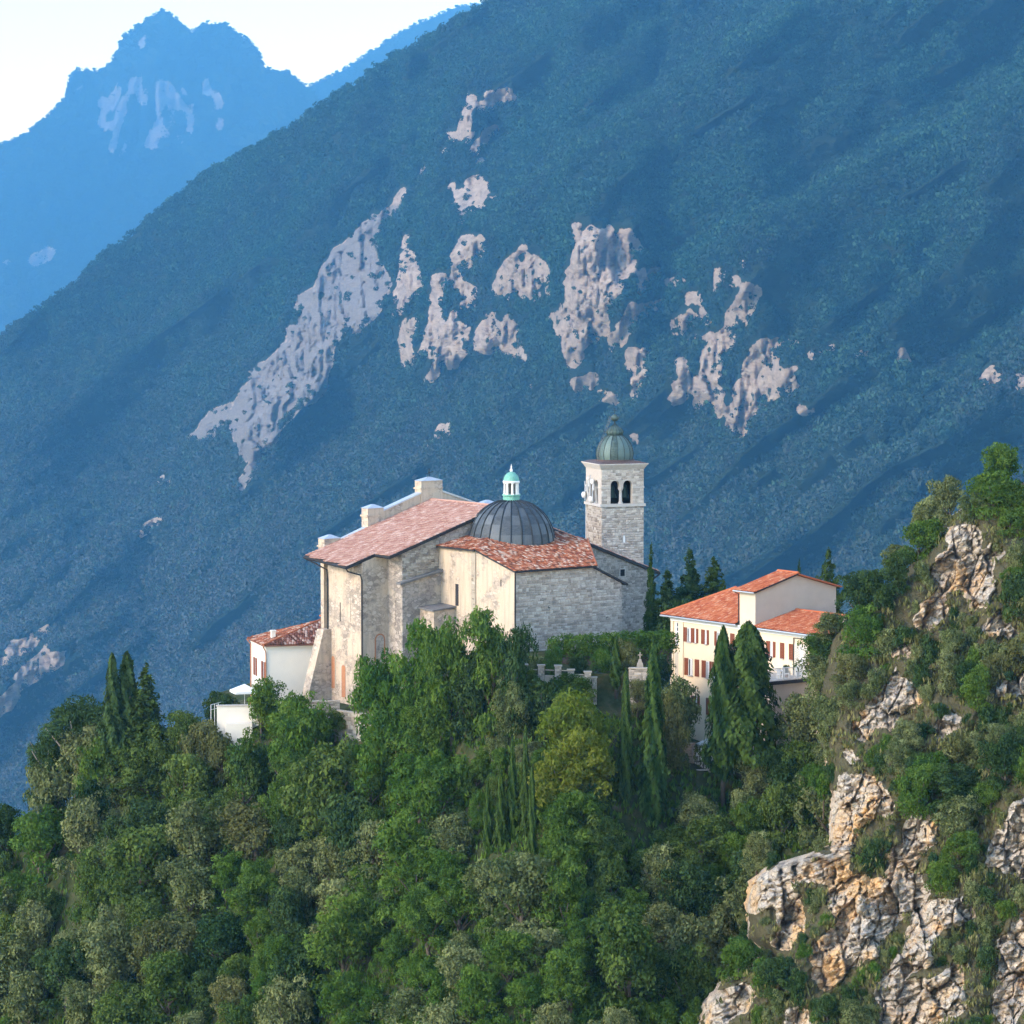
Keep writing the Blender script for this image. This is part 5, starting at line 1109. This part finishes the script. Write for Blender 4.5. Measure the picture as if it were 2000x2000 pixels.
for (nm, shp, lf, px, top, bot, w, d, lb) in (
    ('locust_tree','green','green',742,1232,1500,150,381.,'green feathery tree covering the foot of the church wing'),
    ('locust_tree','green','green',815,1185,1500,160,380.,'tall green feathery tree before the church wall'),
    ('locust_tree','green','green',962,1172,1430,135,383.,'green tree rising against the grey church corner'),
    ('locust_tree','green','green',885,1195,1470,130,381.,'green tree filling the gap right of the tall feathery tree'),
    ('holm_oak','oak','dark',1008,1215,1430,95,382.,'dark tree at the foot of the grey church corner'),
    ('locust_tree','green','green',780,1330,1560,170,377.,'wide green tree below the church wing'),
    ('holm_oak','oak','dark',915,1228,1440,120,380.,'dark glossy holm oak between the green trees before the church'),
    ('holm_oak','oak','dark',1062,1296,1450,112,377.5,'round dark green oak left of the yellowish tree'),
    ('locust_tree','green','yellow',1150,1335,1570,190,375.,'large yellowish green tree below the garden pillars'),
    ('locust_tree','green','yellow',1120,1420,1640,170,372.,'second yellowish tree lower on the slope'),
    ('olive_tree','oak','oak',1330,1318,1500,125,378.,'grey olive tree before the yellow facade'),
    ('olive_tree','oak','olive',1300,1345,1520,90,377.,'brownish olive tree beside the tallest cypress'),
    ('holm_oak','oak','dark',1318,1140,1310,120,404.,'dark evergreen mass between the spruces and the yellow house'),
    ('laurel_bush','oak','dark',1130,1268,1325,52,382.5,'dark round bush behind the garden wall pillars'),
    ('laurel_bush','oak','green',1180,1262,1330,60,382.,'green bush beside the short cypress in the garden'),
    ('laurel_bush','oak','oak',1050,1270,1320,60,384.,'grey bush at the left end of the garden wall'),
    ('laurel_bush','oak','mid',1120,1312,1385,95,377.5,'mid green bush hiding the right garden pillars'),
    ('laurel_bush','oak','mid',1035,1305,1370,60,378.,'mid green bush before the leftmost garden pillar'),
    ('laurel_bush','oak','mid',668,1375,1440,70,396.,'mid green bush at the foot of the church wing'),
    ('laurel_bush','oak','dark',1290,1262,1345,56,382.,'dark bush at the corner of the yellow house'),
    ('laurel_bush','oak','olive',1245,1320,1385,70,378.,'dry bush before the wall between the cypresses'),
    ('laurel_bush','oak','green',1090,1310,1375,70,378.,'green bush hanging below the garden pillars'),
    ('bay_tree','oak','green',512,1318,1450,92,402.5,'green bay tree at the corner of the white house'),
    ('bay_tree','oak','green',602,1372,1560,125,398.,'ivy green tree below the church buttress'),
    ('fig_tree','oak','green',568,1350,1440,70,401.,'low green fig bush right of the bay tree'),
    ('holm_oak','oak','dark',430,1330,1430,80,409.,'dark shrub tree behind the terrace wall'),
    ('holm_oak','oak','green',195,1420,1600,120,411.,'green bush under the cypress clump at far left'),
    ('holm_oak','oak','olive',395,1372,1530,110,405.,'olive brown oak left of the terrace wall'),
    ('holm_oak','oak','green',1085,1262,1330,46,384.,'small round bush behind the garden pillars'),
    ('holm_oak','oak','olive',1225,1250,1330,70,384.5,'pale bushy tree behind the stone cross'),
    ('locust_tree','green','green',865,1440,1640,150,371.,'green feathery tree in the middle of the slope'),
    ('locust_tree','green','green',800,1560,1790,170,365.,'wide light green tree low in the centre'),
    ('locust_tree','green','green',1100,1530,1700,150,368.,'green feathery tree right of the slim cypresses'),
    ('holm_oak','oak','dark',690,1505,1700,140,371.,'dark oak left of centre on the slope')):
    tree(nm, shp, lf, px, top, bot, w, d, lb)
# ------------------------------------------------------------------ woods on the hillside: every tree its own object
ORD = ['leftmost','second from left','third from left','fourth from left','fifth from left','sixth from left','seventh from left','eighth from left','ninth from left','tenth from left','eleventh from left','twelfth from left']+[w+' from left' for w in 'thirteenth fourteenth fifteenth sixteenth seventeenth eighteenth nineteenth twentieth'.split()]
SPECIES = {'oak': ('holm_oak','oak','grey green oak'), 'dark': ('holm_oak','oak','dark green oak'), 'green': ('locust_tree','green','bright green tree'), 'olive': ('downy_oak','oak','olive brown oak'), 'mid': ('ash_tree','oak','mid green tree')}
def region(px, py):
    c = ['at the left edge','under the left cypresses','below the terrace wall','below the church wing','below the garden','under the tall cypresses','beside the crag']
    i = 0 if px < 130 else 1 if px < 330 else 2 if px < 540 else 3 if px < 800 else 4 if px < 1080 else 5 if px < 1300 else 6
    r = 'high' if py < 1560 else 'midway' if py < 1720 else 'low' if py < 1880 else 'lowest'
    return f"{r} {c[i]}"
# keep clear of what must stay visible
CLEAR = [(405,520,1300,1412),(640,730,1380,1455),(1310,1400,1430,1515),(480,700,1180,1372),(690,1300,1100,1335),(1300,1480,1100,1420),(935,1052,1425,1640),(1205,1300,1300,1585),(1385,1500,1225,1470),(1090,1200,1335,1480),(690,1010,1180,1285)]
spots = []
def scatter(n, fn, rad, lo, hi, rng, lim=14000):
    pts = []; tries = 0
    while len(pts) < n and tries < lim:
        tries += 1; x = rng.uniform(lo[0], hi[0]); y = rng.uniform(lo[1], hi[1]); r = fn(x, y)
        if r is None: continue
        if all((x-a)**2+((y-b)*1.15)**2 > (.5*(r+c))**2*rad for a, b, c in pts): pts.append((x, y, r))
    return pts
rg = random.Random(99)
def hill_size(x, y):
    ye_, _ = edge(x)
    if y < ye_+4 or y > 2150: return None
    lx_ = float(np.interp(y, CL[:,0], CL[:,1]))
    if x > lx_+30 or x > 1680: return None
    if 930 < x < 1170 and 1490 < y < 1640: return 55 if rg.random() < .3 else None
    if 640 < x < 740 and y < 1500: return None
    if 1180 < x < 1300 and y < 1600: return None
    if 1300 < x < 1440 and y < 1590: return None
    w = rg.choice((rg.uniform(80,115), rg.uniform(110,150), rg.uniform(140,180)))
    if any(x+w*.45 > a and x-w*.45 < b and y-w*1.1 < d and y-w*.2 > c for a, b, c, d in CLEAR): return None
    return w
wood = scatter(300, hill_size, .30, (-70,1400), (1660,2110), rg)
recs = []
for (x, y, w) in wood:
    P_ = hill_point(np.array([x]), np.array([y]))[0]; d = float(P_@FV); n1 = float(fbm(np.array([x/160.]), np.array([y/160.]), 301)[0]); r_ = rg.random()
    sp = 'oak' if n1 > -.04 else 'mid' if n1 > -.15 else 'green'
    if 660 < x < 1150 and r_ < .55: sp = 'green'
    elif r_ < .18: sp = 'dark'
    elif r_ < .22: sp = 'olive'
    elif r_ < .42: sp = 'mid'
    recs.append((sp, x, y, w, P_, d))
groups = {}
for q in recs: groups.setdefault((q[0], region(q[1], q[2]-70)), []).append(q)
for (sp, where), lst in groups.items():
    lst.sort(key=lambda q: q[1]); nm, shp, txt = SPECIES[sp]
    for i, (s_, x, y, w, P_, d) in enumerate(lst):
        lab = f"only {txt} {where}" if len(lst) == 1 else f"{ORD[min(i,19)]} of the {txt}s {where}"
        leaf = {'oak':'oak','dark':'dark','green':'green','olive':'olive','mid':'mid'}[sp]
        hh = w*rg.uniform(1.0,1.35)
        plant(nm, shp, leaf, P_, w*d/FPX, hh*d/FPX, lab, 'tree', 'wood on the hillside')
# ------------------------------------------------------------------ shrubs on the crag
_gx, _gy = np.meshgrid(np.arange(1300, 2200, 3.), np.arange(850, 2200, 3.)); _CK = crag_mask(_gx, _gy)
def CKL(x, y): return _CK[min(max(int((y-850)/3), 0), _CK.shape[0]-1), min(max(int((x-1300)/3), 0), _CK.shape[1]-1)]
def crag_size(x, y):
    lx_ = float(np.interp(y, CL[:,0], CL[:,1]))
    if x < lx_-14 or x > 2130: return None
    for lo_, hi_, lim in ((70,120,.05),(46,72,.09),(26,40,.14)):
        w = rg.uniform(lo_, hi_)
        k = sum(CKL(x+dx*w, y+dy*w) for dx in (-.42,-.2,0,.2,.42) for dy in (0,-.3,-.6,-.9))/20
        if k <= lim: return w
    return None
shr = scatter(300, crag_size, .22, (1340,905), (2110,2090), rg, 26000)
def cregion(x, y):
    h = 'top' if y < 1080 else 'shoulder' if y < 1280 else 'middle' if y < 1500 else 'base' if y < 1720 else 'foot' if y < 1900 else 'bottom' if y < 2010 else 'lowest edge'
    v = 'left flank' if x-float(np.interp(y, CL[:,0], CL[:,1])) < 110 else 'right side' if x > 1900 else 'right face' if x > 1760 else 'face'
    return f"on the crag {v} {h}"
CS = {'oak': ('evergreen_shrub','shrub','grey green shrub'), 'dark': ('evergreen_shrub','shrub','dark shrub'), 'green': ('broadleaf_shrub','shrub','bright green shrub'), 'olive': ('dry_shrub','shrub','brownish shrub')}
groups = {}
for (x, y, w) in shr:
    n1 = float(fbm(np.array([x/120.]), np.array([y/120.]), 401)[0]); r_ = rg.random()
    sp = 'green' if (y < 1150 and r_ < .75) or r_ < .20 else 'olive' if r_ < .28 else 'dark' if r_ < .62 else 'oak'
    groups.setdefault((sp, cregion(x, y)), []).append((x, y, w))
for (sp, where), lst in groups.items():
    lst.sort(); nm, shp, txt = CS[sp]
    for i, (x, y, w) in enumerate(lst):
        d = float(crag_depth(np.array([x]), np.array([y]))[0]); lab = f"only {txt} {where}" if len(lst) == 1 else f"{ORD[min(i,19)]} of the {txt}s {where}"
        big_ = w > 66; P_ = at(x, y, d+.3)
        plant(nm, 'oak' if big_ else 'shrub', sp, P_, w*d/FPX, w*rg.uniform(.85,1.15)*d/FPX, lab, 'shrub', 'shrubs on the crag', 'foliage', 'stem')
# dry grass and herbs in the joints of the rock, and undergrowth on the hill
def tufts(name, P, n, hgt, leaf, label, seed):
    rng = np.random.default_rng(seed); k = len(P); c = np.repeat(P, n, 0)+rng.normal(size=(k*n,3))*np.array([.22,.22,.10])
    N = rng.normal(size=(k*n,3)); N[:,2] *= .3; S = rng.uniform(.5,1.2,k*n)*hgt
    c[:,2] += S*.4; v, q = leaf_quads(c, N, S*.5, S*.16, up=np.tile([0,0,1.0],(k*n,1)), rng=rng)
    o = link(name, np_mesh(name, v, q, {'rnd': rng.random(k*n), 'lob': np.repeat(rng.random(k), n)})); o.data.materials.append(L[leaf]); return tag(o, label, 'grass', kind='stuff')
rng = np.random.default_rng(5)
tx = rng.uniform(1340, 2080, 3600); ty = rng.uniform(910, 2080, 3600); ok = tx > np.interp(ty, CL[:,0], CL[:,1])+4; tx, ty = tx[ok], ty[ok]
km = crag_mask(tx, ty); ok = (km < .5) | ((fbm(tx/30, ty/14, 77) > .55)); tx, ty = tx[ok], ty[ok]
half = len(tx)//2
tufts('dry_grass', at(tx[:half], ty[:half], crag_depth(tx[:half], ty[:half])-.2), 9, .55, 'grass', 'dry grass tufts on the ledges of the crag', 6)
tufts('herbs', at(tx[half:], ty[half:], crag_depth(tx[half:], ty[half:])-.2), 12, .5, 'olive', 'low green herbs growing over the crag', 7)
gx = rng.uniform(-60, 1660, 7000); gy = rng.uniform(1400, 2080, 7000); ok = gy > edge(gx)[0]+6; gx, gy = gx[ok], gy[ok]
tufts('undergrowth', hill_point(gx, gy), 10, .7, 'green', 'low undergrowth between the trees on the hillside', 8)

# the same woods go on beyond both edges of the picture, as one mass each
def scrub(name, P, rad, leaf, label, seed):
    rng = np.random.default_rng(seed); lob = []
    for p in P:
        for _ in range(5): lob.append((tuple(p+rng.normal(size=3)*np.array([.5,.5,.3])*rad+np.array([0,0,.5*rad])), rad*rng.uniform(.4,.6)))
    o = link(name, lobed(name+'_leaves', lob, 62, (.35,.62), .6, .85, seed)); o.data.materials.append(L[leaf]); return tag(o, label, 'forest', kind='stuff')
bx_ = rng.uniform(2125, 2980, 230); by_ = rng.uniform(915, 2150, 230)
scrub('crag_scrub', at(bx_, by_, crag_depth(bx_, by_)), 2.3, 'mid', 'scrub covering the crag beyond the right edge', 15)
bx_ = rng.uniform(-490, -85, 150); by_ = edge(bx_)[0]+rng.uniform(0, 420, 150)
scrub('hill_scrub', hill_point(bx_, by_), 2.6, 'mid', 'wood covering the hillside beyond the left edge', 16)
# ------------------------------------------------------------------ haze
hb = MB().box(-8100, 8100, -1600, 19950, -1901, 1400)
ho = hb.build('haze', None); ho['kind'] = 'stuff'
ht = NT('blue_haze'); pv = ht.n('ShaderNodeVolumePrincipled')
pv.inputs['Color'].default_value = (*HAZE_COLOR, 1); pv.inputs['Density'].default_value = HAZE_DENSITY
pv.inputs['Anisotropy'].default_value = 0.6
ht.l(pv.outputs[0], ht.out.inputs['Volume']); ho.data.materials.append(ht.m)
